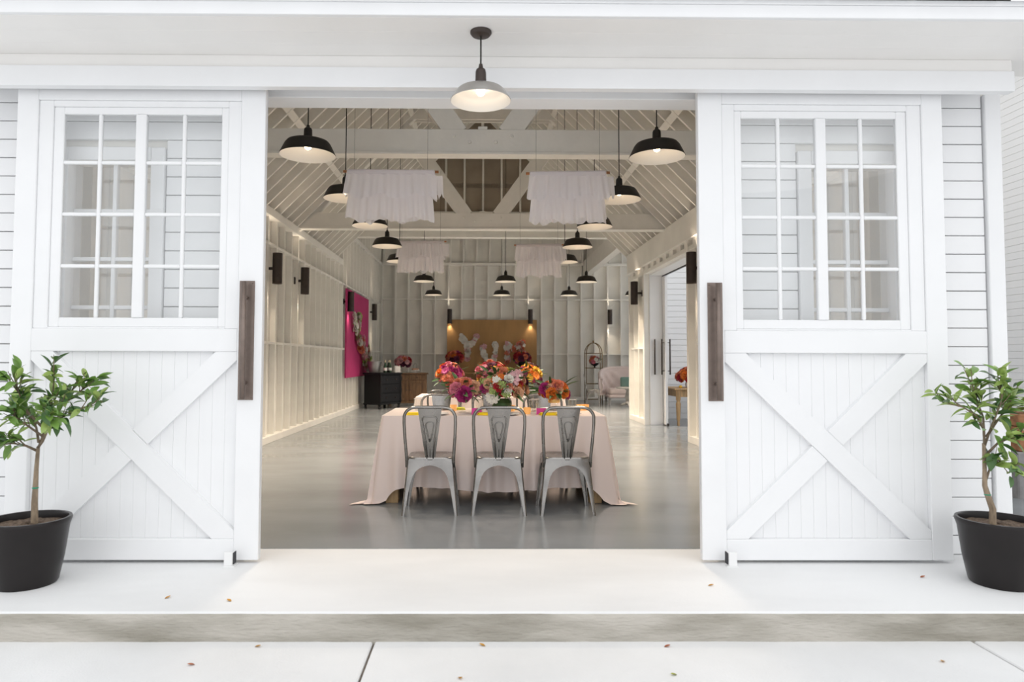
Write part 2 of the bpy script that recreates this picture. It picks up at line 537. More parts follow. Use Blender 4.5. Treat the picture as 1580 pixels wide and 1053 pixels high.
# ------------------------------------------------------------------ eave, soffit, header box
ev = empty('eave', kind='structure', label='white boxed eave with fascia and slate roof edge across the front')
for k in range(3):
    box('soffit_board', -6.0, 6.0, 3.585 + k * 0.158, 3.585 + (k + 1) * 0.158 - 0.001, 3.045, 3.07, M['soffit'], ev, 0.001)
box('fascia_board', -6.0, 6.0, 3.555, 3.585, 3.045, 3.115, M['ext'], ev, 0.003)
box('fascia_cap', -6.0, 6.0, 3.545, 3.59, 3.115, 3.142, M['ext'], ev, 0.003)
box('soffit_filler', -6.0, 6.0, 4.035, 4.345, 3.07, 3.10, M['soffit'], ev, 0)
for r in range(5):
    y0 = 3.50 + r * 0.17
    z0 = 3.150 + r * 0.10
    for k in range(26):
        x0 = -6.0 + k * 0.4615 + (0.12 if r % 2 else 0)
        beam('shingle', (x0 + 0.225, y0, z0 + rnd.random() * 0.004), (x0 + 0.225, y0 + 0.26, z0 + 0.155), 0.452, 0.012, M['shingle'], ev, up=(0, -0.5, 0.85), ch=0)
hd = empty('trim_1', kind='structure', label='white header box that hides the sliding door track')
box('upper_header_board', -6.0, 3.216, 4.045, 4.30, 2.972, 3.045, M['soffit'], hd, 0.003)
box('lower_header_board', -6.0, 3.216, 4.025, 4.085, 2.845, 2.968, M['ext'], hd, 0.003)

# ================================================================== SLIDING BARN DOORS
def half(poly, p, d, keep):
    """clip a polygon by the line through p with direction d; keep = +1 / -1 side"""
    a, b = -d[1] * keep, d[0] * keep
    return clip(poly, a, b, a * p[0] + b * p[1])

def barn_door(n, x0, mirror, label):
    # local x runs from the outer (jamb) edge to the meeting edge; mirrored for the right door
    W_, ZB, ZT = 1.512, 0.018, 2.875
    YF, YB = 4.124, 4.172
    d = empty('door_%d' % n, kind='structure', label=label)
    def X(a): return x0 + (W_ - a if mirror else a)
    def bx(name, a, b, y0, y1, z0, z1, m=M['ext'], p=d, ch=0.004):
        xa, xb = sorted((X(a), X(b)))
        return box(name, xa, xb, y0, y1, z0, z1, m, p, ch)
    bx('stile', 0, 0.128, YF, YB, ZB, ZT)
    bx('stile', W_ - 0.148, W_, YF, YB, ZB, ZT)
    bx('top_rail', 0.128, W_ - 0.148, YF, YB, 2.795, ZT)
    bx('lock_rail', 0.128, W_ - 0.148, YF, YB, 1.258, 1.395)
    bx('bottom_rail', 0.128, W_ - 0.148, YF, YB, ZB, 0.142)
    # stepped inner frame around the glazing
    bx('inner_frame', 0.128, 0.215, YF + 0.010, YB, 1.395, 2.795)
    bx('inner_frame', W_ - 0.228, W_ - 0.148, YF + 0.010, YB, 1.395, 2.795)
    bx('inner_frame', 0.215, W_ - 0.228, YF + 0.010, YB, 2.757, 2.795)
    bx('inner_frame', 0.215, W_ - 0.228, YF + 0.010, YB, 1.395, 1.405)
    L, Rr, zb, zt = 0.215, W_ - 0.228, 1.405, 2.757
    mm = 0.748
    bx('sash_stile', L, L + 0.062, YF + 0.018, YB, zb, zt)
    bx('sash_stile', Rr - 0.045, Rr, YF + 0.018, YB, zb, zt)
    bx('sash_rail', L + 0.062, Rr - 0.045, YF + 0.018, YB, 2.712, zt)
    bx('sash_rail', L + 0.062, Rr - 0.045, YF + 0.018, YB, zb, 1.462)
    bx('mullion', mm - 0.032, mm + 0.032, YF + 0.012, YB, 1.462, 2.712)
    zr = [1.462, 1.776, 2.094, 2.413, 2.712]
    for (a, b) in ((L + 0.062, mm - 0.032), (mm + 0.032, Rr - 0.045)):
        c = (a + b) / 2
        bx('muntin', c - 0.011, c + 0.011, YF + 0.018, YB - 0.006, 1.462, 2.712, ch=0.007)
        for q in zr[1:-1]:
            bx('muntin', a, c - 0.011, YF + 0.019, YB - 0.006, q - 0.011, q + 0.011, ch=0.007)
            bx('muntin', c + 0.011, b, YF + 0.019, YB - 0.006, q - 0.011, q + 0.011, ch=0.007)
        for k in range(4):
            bx('pane', a, c, YF + 0.030, YF + 0.034, zr[k], zr[k + 1], M['glass'], ch=0)
            bx('pane', c, b, YF + 0.030, YF + 0.034, zr[k], zr[k + 1], M['glass'], ch=0)
    # tongue and groove planks
    pa, pb, pz0, pz1 = 0.128, W_ - 0.148, 0.142, 1.258
    npl = 16
    bx('back_panel', pa, pb, YB - 0.006, YB, pz0, pz1, ch=0)
    pw = (pb - pa) / npl
    for k in range(npl):
        bx('plank', pa + k * pw + 0.0002, pa + (k + 1) * pw - 0.0002, YF + 0.034, YB - 0.006, pz0, pz1, ch=0.004)
    # X brace; the descending board (in the picture) is whole, the rising one is cut by it
    ax0, ax1 = sorted((X(pa), X(pb)))
    rect = [(ax0, pz0), (ax1, pz0), (ax1, pz1), (ax0, pz1)]
    hw = 0.063
    def strip(p, q):
        dx, dz = q[0] - p[0], q[1] - p[1]
        l = math.hypot(dx, dz); dx, dz = dx / l, dz / l
        nx_, nz_ = -dz, dx
        po = rect
        po = clip(po, nx_, nz_, nx_ * p[0] + nz_ * p[1] + hw)
        po = clip(po, -nx_, -nz_, -(nx_ * p[0] + nz_ * p[1]) + hw)
        return po, (dx, dz), (nx_, nz_)
    whole, dd, nn = strip((ax0 + 0.07, pz1 - 0.03), (ax1 - 0.07, pz0 + 0.03))
    prism('brace', whole, YF + 0.002, YF + 0.034, M['ext'], d, 0.004)
    other, d2, n2 = strip((ax0 + 0.07, pz0 + 0.03), (ax1 - 0.07, pz1 - 0.03))
    pc = ((ax0 + ax1) / 2, (pz0 + pz1) / 2)
    k0 = nn[0] * pc[0] + nn[1] * pc[1]
    prism('brace', clip(other, nn[0], nn[1], k0 - hw - 0.001), YF + 0.003, YF + 0.034, M['ext'], d, 0.004)
    prism('brace', clip(other, -nn[0], -nn[1], -(k0 + hw + 0.001)), YF + 0.003, YF + 0.034, M['ext'], d, 0.004)
    # handle
    ha, hb = W_ - 0.137, W_ - 0.046
    hp = bx('handle', ha, hb, YF - 0.006, YF, 0.968, 1.686, M['handle'], ch=0.003)
    hp['label'] = 'tall dark bronze pull handle on its back plate'
    px, py, pz = hp.location
    hx = X((ha + hb) / 2) - px
    tube('grip_bar', [(hx, -0.058, -0.350), (hx, -0.058, 0.350)], 0.0165, M['handle'], hp, seg=12)
    for q in (-0.255, 0.255):
        tube('standoff', [(hx, 0, q), (hx, -0.055, q)], 0.010, M['handle'], hp, seg=10)
    for sx in (-0.035, 0.035):
        for q in (-0.345, 0.345):
            sphere('screw', (sx, -0.003, q), 0.005, M['handle'], hp, 8, 0.7)
    return d
barn_door(1, -2.840, False, 'left white sliding barn door with X brace and glazed top')
barn_door(2, 1.322, True, 'right white sliding barn door with X brace and glazed top')

for s, nm in ((-1, 'left'), (1, 'right')):
    g = empty('door_guide', (s * 1.475, 4.075, 0), label='small white floor guide bracket at the foot of the %s sliding door' % nm, cat='door guide', group='door floor guides')
    box('base_plate', -0.035, 0.035, -0.03, 0.04, 0, 0.006, M['white'], g, 0.001)
    box('bracket', -0.028, 0.020, -0.024, -0.016, 0.006, 0.085, M['white'], g, 0.002) if s < 0 else box('bracket', -0.020, 0.028, -0.024, -0.016, 0.006, 0.085, M['white'], g, 0.002)
    xa, xb = sorted((-s * 0.020, -s * 0.026))
    box('rubber_pad', xa, xb, -0.016, 0.030, 0.012, 0.080, M['rubber'], g, 0.001)
    box('bracket_side', xa + s * 0.003, xb + s * 0.003 , -0.016, 0.030, 0.006, 0.085, M['white'], g, 0.001)

# ================================================================== INTERIOR SHELL
IW = 3.20          # inner face of sheathing
SD = 0.09          # stud depth
def studs_along_y(parent, x_in, x_face, y0, y1, z0, z1, skip=None, step=0.406):
    y = y0
    while y < y1:
        if not (skip and skip(y)):
            box('stud', *sorted((x_in, x_face)), y, y + 0.038, z0, z1, M['int'], parent, 0.002)
        y += step
# left wall
wl = box('wall_left', -3.30, -IW - 0.001, 4.45, 21.2, 0, 5.0, M['intpanel'], None, 0)
tag(wl, 'cream stud wall on the left side of the hall', None, None, 'structure')
wlp = empty('trim_2', kind='structure', label='cream studs, girts and plates of the left wall')
studs_along_y(wlp, -IW, -IW + SD, 4.6, 15.0, 0.10, 3.30)
studs_along_y(wlp, -IW, -IW + SD, 15.2, 21.0, 0.10, 4.95)
box('sill_plate', -IW, -IW + SD + 0.03, 4.45, 21.1, 0, 0.10, M['int'], wlp)
for zz in (1.44, 2.90):
    y = 4.6
    while y < 20.9:
        box('girt', -IW, -IW + SD - 0.004, y + 0.039, y + 0.405, zz, zz + 0.038, M['int'], wlp, 0.002)
        y += 0.406
box('top_plate', -IW, -IW + SD + 0.05, 4.45, 15.0, 3.30, 3.42, M['int'], wlp)
box('upper_girt', -IW, -IW + SD + 0.03, 15.0, 21.1, 4.12, 4.20, M['int'], wlp)
# right wall with the side door opening
SY0, SY1, SZ = 10.24, 12.93, 2.86
wr = empty('wall_right', kind='structure', label='cream stud wall on the right side of the hall')
def rs(y0, y1, z0, z1): box('sheathing', IW + 0.001, 3.30, y0, y1, z0, z1, M['intpanel'], wr, 0)
rs(4.45, SY0, 0, 3.42); rs(SY1, 14.3, 0, 3.42); rs(SY0, SY1, SZ, 3.42)
yy = 4.6
while yy < 14.2:
    if not (SY0 - 0.06 < yy < SY1 + 0.02):
        box('stud', IW - SD, IW, yy, yy + 0.038, 0.10, 2.98, M['int'], wr, 0.002)
    yy += 0.406
for (a, b) in ((SY0 - 0.09, SY0), (SY1, SY1 + 0.09), (14.22, 14.3)):
    box('post', IW - SD - 0.03, IW, a, b, 0, 2.98, M['int'], wr)
box('sill_plate', IW - SD - 0.03, IW, 4.45, SY0 - 0.09, 0, 0.10, M['int'], wr)
box('sill_plate', IW - SD - 0.03, IW, SY1 + 0.09, 14.22, 0, 0.10, M['int'], wr)
yy = 4.6
while yy < 14.0:
    if not (SY0 - 0.40 < yy < SY1 + 0.02):
        box('girt', IW - SD + 0.004, IW, yy + 0.039, yy + 0.405, 1.44, 1.478, M['int'], wr, 0.002)
    yy += 0.406
box('header_beam', IW - SD - 0.06, IW, 4.45, 14.3, 3.02, 3.42, M['int'], wr)
box('track_ledge', IW - SD - 0.02, IW, 4.45, 14.3, 2.86, 2.93, M['int'], wr)
yy = 4.7
while yy < 14.0:
    box('block', IW - SD - 0.015, IW, yy, yy + 0.22, 2.93, 3.02, M['int'], wr, 0.002)
    yy += 0.42
box('ell_beam', IW - 0.10, IW + 0.10, 14.3, 21.1, 3.80, 4.25, M['intbeam'], wr)
box('ell_upper_sheathing', IW + 0.001, 3.30, 14.3, 21.1, 4.25, 5.0, M['intpanel'], wr, 0)
# back wall
YB_ = 21.0
wb = box('wall_back', -3.30, 7.6, YB_ + 0.001, 21.2, 0, 5.0, M['intpanel'], None, 0)
tag(wb, 'cream stud wall at the far end of the hall', None, None, 'structure')
wbp = empty('trim_3', kind='structure', label='cream studs, girts and plates of the far end wall')
x = -3.10
cols = []
while x < 7.4:
    cols.append(x)
    x += 0.408
for x in cols:
    box('stud', x, x + 0.045, YB_ - 0.14, YB_, 0.10, 4.12, M['int'], wbp, 0.002)
    box('stud', x + 0.05, x + 0.095, YB_ - 0.14, YB_, 4.20, 4.98, M['int'], wbp, 0.002)
    for zz in (1.385, 3.06):
        box('girt', x + 0.046, x + 0.407, YB_ - 0.135, YB_, zz, zz + 0.04, M['int'], wbp, 0.002)
box('sill_plate', -3.1, 7.5, YB_ - 0.15, YB_, 0, 0.10, M['int'], wbp)
box('upper_plate', -3.1, 7.5, YB_ - 0.15, YB_, 4.12, 4.20, M['int'], wbp)
# ell: front wall facing the courtyard, right wall with an unseen opening, widened to add daylight
we = empty('wall_ell', kind='structure', label='white lap sided wall of the side wing across the courtyard')
box('sheathing', 3.30, 7.6, 14.33, 14.45, 0, 5.0, M['intpanel'], we, 0)
z = 0.0
while z < 4.9:
    box('siding_board', 3.31, 7.6, 14.30, 14.33, z, z + 0.114, M['ext'], we, 0.004)
    z += 0.1185
box('pier', 7.5, 7.6, 14.45, 14.9, 0, 5.0, M['intpanel'], we, 0)
box('pier', 7.5, 7.6, 20.8, 21.2, 0, 5.0, M['intpanel'], we, 0)
box('opening_head', 7.5, 7.6, 14.9, 20.8, 4.2, 5.0, M['intpanel'], we, 0)
ceil_r = box('ceiling_rear', -3.3, 7.6, 14.86, 21.2, 5.0, 5.1, M['intpanel'], None, 0)
tag(ceil_r, 'flat cream ceiling over the far end of the hall', None, None, 'structure')
# main roof: 45 degree decking with rafters
ce = empty('ceiling', kind='structure', label='open cream roof with closely spaced rafters')
ZP, RZ = 3.42, 6.62
for s in (-1, 1):
    beam('roof_deck', (s * 3.40, 9.5, 3.35), (s * -0.03, 9.5, 6.80), 10.7, 0.04, M['deck'], ce, up=(s * 0.7, 0, 0.7), ch=0)
    y = 4.55
    while y < 14.75:
        beam('rafter', (s * 3.30, y, 3.30), (s * 0.02, y, 6.58), 0.038, 0.16, M['int'], ce, up=(s * 0.7, 0, 0.7), ch=0.002)
        y += 0.32
    beam('purlin', (s * 2.33, 4.5, 4.20), (s * 2.33, 14.8, 4.20), 0.09, 0.05, M['int'], ce, up=(s * 0.7, 0, 0.7))
    beam('purlin', (s * 1.20, 4.5, 5.33), (s * 1.20, 14.8, 5.33), 0.09, 0.05, M['int'], ce, up=(s * 0.7, 0, 0.7))
box('ridge_board', -0.03, 0.03, 4.45, 14.86, 6.35, 6.66, M['int'], ce)
# gable wall above the cross beam
wg = empty('wall_gable', kind='structure', label='dark stud filled gable above the far cross beam')
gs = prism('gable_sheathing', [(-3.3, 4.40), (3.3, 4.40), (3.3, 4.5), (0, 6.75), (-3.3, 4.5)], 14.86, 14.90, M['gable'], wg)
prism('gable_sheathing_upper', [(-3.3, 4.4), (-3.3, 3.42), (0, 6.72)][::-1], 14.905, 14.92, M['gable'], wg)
x = -2.85
while x < 2.9:
    top = 6.60 - abs(x + 0.02)
    if top > 4.55:
        box('stud', x, x + 0.04, 14.76, 14.86, 4.45, top, M['int'], wg, 0.002)
    x += 0.406
box('gable_sill', -3.0, 3.0, 14.74, 14.86, 4.40, 4.45, M['int'], wg)
cb = box('cross_beam', -IW + 0.0, IW, 14.70, 14.90, 3.88, 4.40, M['intbeam'], None)
tag(cb, 'deep cream cross beam at the far end of the roof', 'beam')

# trusses
def truss(y, label):
    t = empty('roof_truss', (0, y, 3.40), label=label, cat='truss', group='cream timber roof trusses')
    box('bottom_chord', -IW, IW, -0.07, 0.07, 0.03, 0.275, M['intbeam'], t, 0.004)
    box('chord_lip', -IW, IW, -0.085, 0.085, 0.0, 0.03, M['intbeam'], t, 0.004)
    for s in (-1, 1):
        beam('diagonal_brace', (s * 0.27, 0, 0.23), (s * 1.45, 0, 1.87), 0.235, 0.12, M['intbeam'], t)
        beam('top_chord', (s * 3.12, 0, 0.02), (s * 0.05, 0, 3.09), 0.16, 0.10, M['intbeam'], t)
    box('collar_beam', -1.38, 1.38, -0.085, -0.062, 1.86, 2.24, M['intbeam'], t, 0.004)
    box('collar_beam', -1.38, 1.38, 0.062, 0.085, 1.86, 2.24, M['intbeam'], t, 0.004)
    box('king_block', -0.05, 0.05, -0.06, 0.06, 0.275, 0.31, M['intbeam'], t, 0.003)
    for (bx_, bz) in ((-0.31, 0.20), (-0.14, 0.135), (0.14, 0.135), (0.31, 0.20)):
        o = lathe('bolt', [(0.0, 0.012), (0.016, 0.012), (0.020, 0.004), (0.020, 0.0)][::-1], M['intbeam'], t, (bx_, -0.07, bz), 10)
        o.rotation_euler = (PI / 2, 0, 0)
truss(7.25, 'nearest cream roof truss with V braces and bolted chord')
truss(11.40, 'farther cream roof truss with V braces and collar beam')

# ================================================================== SIDE DOOR, COURTYARD
sd = empty('door_3', kind='structure', label='white sliding side door standing open in the right wall')
box('jamb', IW - 0.02, 3.42, SY1 - 0.03, SY1 + 0.005, 0, SZ, M['ext'], sd)
box('jamb', IW - 0.02, 3.42, SY0 - 0.005, SY0 + 0.03, 0, SZ, M['ext'], sd)
box('head_jamb', IW - 0.02, 3.42, SY0, SY1, SZ - 0.03, SZ + 0.005, M['ext'], sd)
box('leaf', 3.424, 3.47, SY1 - 0.20, SY1 + 1.25, 0.02, SZ - 0.05, M['ext'], sd)
box('track', 3.43, 3.47, SY0 - 0.1, 14.2, SZ - 0.04, SZ + 0.03, M['blackmetal'], sd)
box('foot_guide', 3.43, 3.46, SY1 - 0.30, SY1 - 0.24, -0.012, 0.05, M['blackmetal'], sd)
for (hx, hy) in ((3.26, SY1 - 0.08), (3.375, SY1 - 0.14), (3.53, SY1 - 0.14)):
    h = tube('handle', [(hx, hy, 0.95), (hx, hy, 1.62)], 0.014, M['bronze'], sd, seg=8)
    for q in (1.02, 1.55):
        tube('standoff', [(hx, hy, q), (3.43 if hx > 3.3 else hx, hy if hx > 3.3 else hy + 0.06, q)] if hx < 3.56 else [(hx, hy, q), (3.47, hy, q)], 0.007, M['bronze'], h, seg=6)
# neighbouring house on the right with receding siding
nb = empty('neighbour_house', (7.9, 0, 0), label='white sided neighbouring house beyond the right corner of the barn', cat='house')
box('wall', 0.03, 0.30, 9.2, 14.2, -0.1, 5.9, M['ext'], nb, 0)
z = 0.0
while z < 5.8:
    box('siding_board', 0.0, 0.03, 9.2, 14.2, z, z + 0.103, M['ext'], nb, 0.004)
    z += 0.105
box('eave_board', -0.35, 0.3, 9.2, 14.2, 5.9, 6.05, M['ext'], nb)
beam('roof', (-0.5, 11.7, 6.02), (3.2, 11.7, 8.2), 5.2, 0.10, M['shingle'], nb, up=(-0.5, 0, 0.86), ch=0)

# ================================================================== LAMPS
def shade_geo():
    out = [(0.205, 0.0), (0.207, 0.006), (0.165, 0.055), (0.140, 0.072), (0.10, 0.082), (0.045, 0.088)]
    return out
def pendant_proto(name, shade_m, neck_m, D, cord_len, canopy, power, hz=1.0, nz=1.0):
    s = D / 0.41
    t = empty(name)
    prof_o = [(0.2045, -0.002), (0.206, 0.002), (0.168, 0.080), (0.152, 0.100), (0.10, 0.116), (0.030, 0.124)]
    sh = lathe('shade', [(r * s, z * s * hz) for r, z in prof_o], shade_m, t, seg=40, cap=False)
    prof_i = [(0.028, 0.119), (0.10, 0.111), (0.149, 0.095), (0.164, 0.077), (0.2025, -0.001), (0.2045, -0.002)]
    lathe('shade_lining', [(r * s, z * s * hz) for r, z in prof_i], M['shadein'], t, seg=40, cap=False)
    lathe('neck', [(q[0] * s * (1.2 if nz > 1 else 1), (0.114 * hz + (q[1] - 0.114) * nz) * s) for q in [(0.0, 0.228), (0.010, 0.228), (0.014, 0.210), (0.026, 0.202), (0.030, 0.190), (0.032, 0.135), (0.038, 0.130), (0.040, 0.118), (0.034, 0.114)][::-1]], neck_m, t, seg=20)
    tube('cord', [(0, 0, 0.22 * s), (0, 0, cord_len)], 0.0045, M['cord'], t, seg=6)
    if canopy:
        lathe('canopy', [(0.060, cord_len), (0.060, cord_len - 0.010), (0.050, cord_len - 0.022), (0.012, cord_len - 0.028), (0.0, cord_len - 0.028)][::-1], M['bronze'], t, seg=28)
    sphere('bulb', (0, 0, 0.066 * s), 0.026, M['bulb'], t, 12)
    spot_light('bulb_light', (0, 0, 0.0), power, (1.0, 0.85, 0.68), True, t, 2.0, 0.12)
    return t
pend = pendant_proto('pendant_lamp', M['blackmetal'], M['blackmetal'], 0.41, 1.0, False, 85.0)
lamps = []
ZL = 2.73
names = ['nearest', 'second', 'third', 'fourth', 'fifth']
for s, side in ((-1, 'left'), (1, 'right')):
    for k, y in enumerate((5.02, 6.42, 7.84, 9.26, 10.68)):
        lamps.append((s * 1.30, y, ZL + (0.0, 0.01, 0.03, 0.03, 0.03)[k], 'black dome pendant lamp, %s in the %s-hand row' % (names[k], side)))
for x, nm in ((-1.14, 'left'), (0.46, 'middle'), (2.04, 'right')):
    lamps.append((x, 13.3, 2.75, 'black dome pendant lamp, %s one of the far row nearer the cross beam' % nm))
    lamps.append((x, 15.95, 2.74, 'black dome pendant lamp, %s one of the farthest row before the end wall' % nm))
lamps.append((3.55, 15.9, 2.74, 'black dome pendant lamp in the side wing, behind the right wall light'))
used = False
for (x, y, z, lab) in lamps:
    o = copy_tree(pend) if used else pend
    used = True
    o.location = (x, y, z)
    tag(o, lab, 'pendant lamp', None, None)
    for ch in o.children:
        if ch.type == 'LIGHT':
            ch.data = ch.data.copy()
            ch.data.energy = 45 if y < 5.5 else 95 if y < 7 else 260 if y < 12 else 400
    o['group'] = 'black dome pendant lamps in the hall'
    # cord reaches the roof: scale of a one metre cord
    top = (6.735 - abs(x)) if y < 14.7 else 5.0
    for ch in o.children:
        if ch.name.startswith('cord'):
            k_ = (top - z - 0.22) / 0.78
            ch.scale.z = k_
            ch.location.z = 0.22 * (1 - k_)
pl = pendant_proto('porch_lamp', M['galv'], M['bronze'], 0.335, 0.393, True, 4.0, 0.78, 1.45)
pl.location = (-0.012, 3.735, 2.652)
tag(pl, 'brushed nickel dome lamp hanging from the porch soffit above the doorway', 'pendant lamp')

def sconce_proto():
    t = empty('wall_sconce')
    lathe('cylinder_body', [(0.060, -0.215), (0.070, -0.225), (0.070, 0.225), (0.060, 0.225), (0.060, 0.20), (0.0, 0.20)], M['bronze'], t, seg=24, cap=False)
    lathe('lamp_lens', [(0.0, -0.21), (0.061, -0.21)], mat('sconce_lens', (1, 0.9, 0.75), 0.4, emit=(1.0, 0.75, 0.48), estr=3.0), t, seg=20, cap=False)
    tube('arm', [(0, 0.06, 0), (0, 0.150, 0)], 0.022, M['bronze'], t, seg=10)
    box('back_plate', -0.055, 0.055, 0.150, 0.178, -0.06, 0.06, M['bronze'], t)
    box('junction_box', -0.055, 0.155, 0.172, 0.20, -0.30, 0.14, M['int'], t)
    for s in (-1, 1):
        tube('conduit', [(s * 0.035, 0.165, 0.06), (s * 0.035, 0.165, 0.28)] + [(s * (0.035 + 0.12 * math.sin(a)), 0.165, 0.28 + 0.12 * (1 - math.cos(a)) * 0 + 0.12 * math.sin(a) * 0.9) for a in (0.4, 0.8, 1.2, 1.57)], 0.009, M['int'], t, seg=6)
    spot_light('down_light', (0, 0, -0.235), 11, WARM, True, t, 1.7)
    spot_light('up_light', (0, 0, 0.24), 7, WARM, False, t, 1.5)
    return t
sc = sconce_proto()
used = False
sl = [(-3.0, 9.97, PI / 2, 'nearest of the four on the left wall'), (-3.0, 11.53, PI / 2, 'second of the four on the left wall'),
      (-3.0, 15.6, PI / 2, 'in front of the pink board'), (-3.0, 19.0, PI / 2, 'beyond the pink board'),
      (3.0, 13.4, -PI / 2, 'beyond the side door on the right wall'), (3.0, 9.72, -PI / 2, 'before the side door on the right wall'),
      (-0.99, 20.75, 0, 'at the left edge of the plywood board'), (1.47, 20.75, 0, 'at the right edge of the plywood board'), (3.90, 20.75, 0, 'on the far wall above the pink settee')]
for (x, y, rz, lab) in sl:
    o = copy_tree(sc) if used else sc
    used = True
    o.location = (x, y, 2.545); o.rotation_euler = (0, 0, rz)
    tag(o, 'bronze cylinder wall light ' + lab, 'wall light', 'bronze cylinder wall lights')

# ================================================================== RUFFLED FABRIC
def ruffle(name, x0, x1, zt, zb, y, amp, seed, m, parent, flare=0.02, n=90):
    r = random.Random(seed)
    ph = [r.random() * 6 for _ in range(4)]
    v, f = [], []
    rows = 10
    for j in range(rows + 1):
        t = j / rows
        for i in range(n + 1):
            u = i / n
            x = x0 + (x1 - x0) * u + (u - 0.5) * flare * t * 2
            a = amp * (0.10 + t)
            w = a * (math.sin(u * 46 + ph[0] + 0.6 * math.sin(u * 7 + ph[1])) + 0.6 * math.sin(u * 83 + ph[2]))
            z = zt + (zb - zt) * t + t * 0.022 * (math.sin(u * 16 + ph[3]) + 0.5 * math.sin(u * 37 + ph[1]))
            v.append((x, y + w - t * flare, z))
    for j in range(rows):
        for i in range(n):
            a = j * (n + 1) + i
            f.append([a, a + 1, a + n + 2, a + n + 1])
    return mesh_obj(name, v, f, m, parent, None, True)
def valance(x, y, z, w, h, lab, seed, rz):
    t = empty('ruffled_valance', (x, y, z), rz, lab, 'hanging fabric', 'white ruffled hangings')
    tube('rod', [(-w / 2 - 0.035, 0, 0), (w / 2 + 0.035, 0, 0)], 0.012, M['copper'], t)
    for sgn in (0, 1):
        ruffle('upper_ruffle', -w / 2, w / 2, 0.012, -h * 0.53, -0.018 if not sgn else 0.05, 0.010, seed + sgn, M['tulle'], t, 0.03 if not sgn else 0.02)
        ruffle('lower_ruffle', -w / 2 + 0.015, w / 2 - 0.02, -h * 0.42, -h, -0.010 if not sgn else 0.04, 0.012, seed + 5 + sgn, M['tulle'], t, 0.025)
    ruffle('side_flap', w / 2 - 0.01, w / 2 + 0.07, -0.03, -h * 0.5, 0.02, 0.004, seed + 9, M['tulle'], t, 0.01, 12)
    box('header_band', -w / 2 - 0.004, w / 2 + 0.004, -0.026, 0.026, -0.035, 0.016, M['tulle'], t, 0.012)
    for s in (-1, 1):
        tube('hanging_wire', [(s * w * 0.42, 0, 0.01), (s * w * 0.42, 0, 6.5 - abs(x + s * w * 0.42) - z)], 0.0012, M['cord'], t, seg=5)
valance(-0.80, 5.9, 2.855, 0.76, 0.43, 'white two-tier ruffled hanging, nearer one on the left', 1, 0.0)
valance(0.745, 5.9, 2.850, 0.66, 0.43, 'white two-tier ruffled hanging, nearer one on the right', 21, -0.06)
valance(-0.90, 9.95, 2.945, 0.68, 0.44, 'white ruffled hanging that looks smaller, farther one on the left', 41, -0.08)
valance(0.83, 9.95, 2.905, 0.66, 0.46, 'white ruffled hanging that looks smaller, farther one on the right', 61, -0.06)

# ================================================================== STEEL CHAIRS
def chair_leg(sx, sy):
    """pressed sheet leg with two flanges that flare into the seat apron (L section loft)"""
    lev = [0.0, 0.03, 0.10, 0.18, 0.25, 0.30, 0.335, 0.36, 0.374, 0.382, 0.3855, 0.40, 0.435]
    fw = [0.024, 0.026, 0.031, 0.037, 0.045, 0.056, 0.073, 0.100, 0.130, 0.160, 0.190, 0.190, 0.190]
    v, f = [], []
    th = 0.007
    for z, w in zip(lev, fw):
        k = 1 - z / 0.435
        cx = 0.178 + 0.042 * k
        cy = 0.170 + (0.045 if sy < 0 else -0.006) * k
        wx = min(w, cx); wy = min(w, cy)
        rr = 0.012
        out = [(cx - wx, cy), (cx - rr, cy), (cx - rr * 0.3, cy - rr * 0.3), (cx, cy - rr), (cx, cy - wy)]
        inn = [(cx - th, cy - wy), (cx - th, cy - rr), (cx - th - rr * 0.2, cy - th - rr * 0.2), (cx - rr, cy - th), (cx - wx, cy - th)]
        v += [(sx * a, sy * b, z) for a, b in out + inn]
    n = 10
    for i in range(len(lev) - 1):
        for k in range(n):
            k2 = (k + 1) % n
            f.append([i * n + k, i * n + k2, (i + 1) * n + k2, (i + 1) * n + k])
    f.append(list(range(n))); f.append([(len(lev) - 1) * n + k for k in range(n)])
    return v, f
def rounded_rect(hx, hy, r, n=6):
    pts = []
    for (cx, cy, a0) in ((hx - r, hy - r, 0), (-hx + r, hy - r, PI / 2), (-hx + r, -hy + r, PI), (hx - r, -hy + r, 1.5 * PI)):
        for k in range(n + 1):
            a = a0 + PI / 2 * k / n
            pts.append((cx + r * math.cos(a), cy + r * math.sin(a)))
    return pts
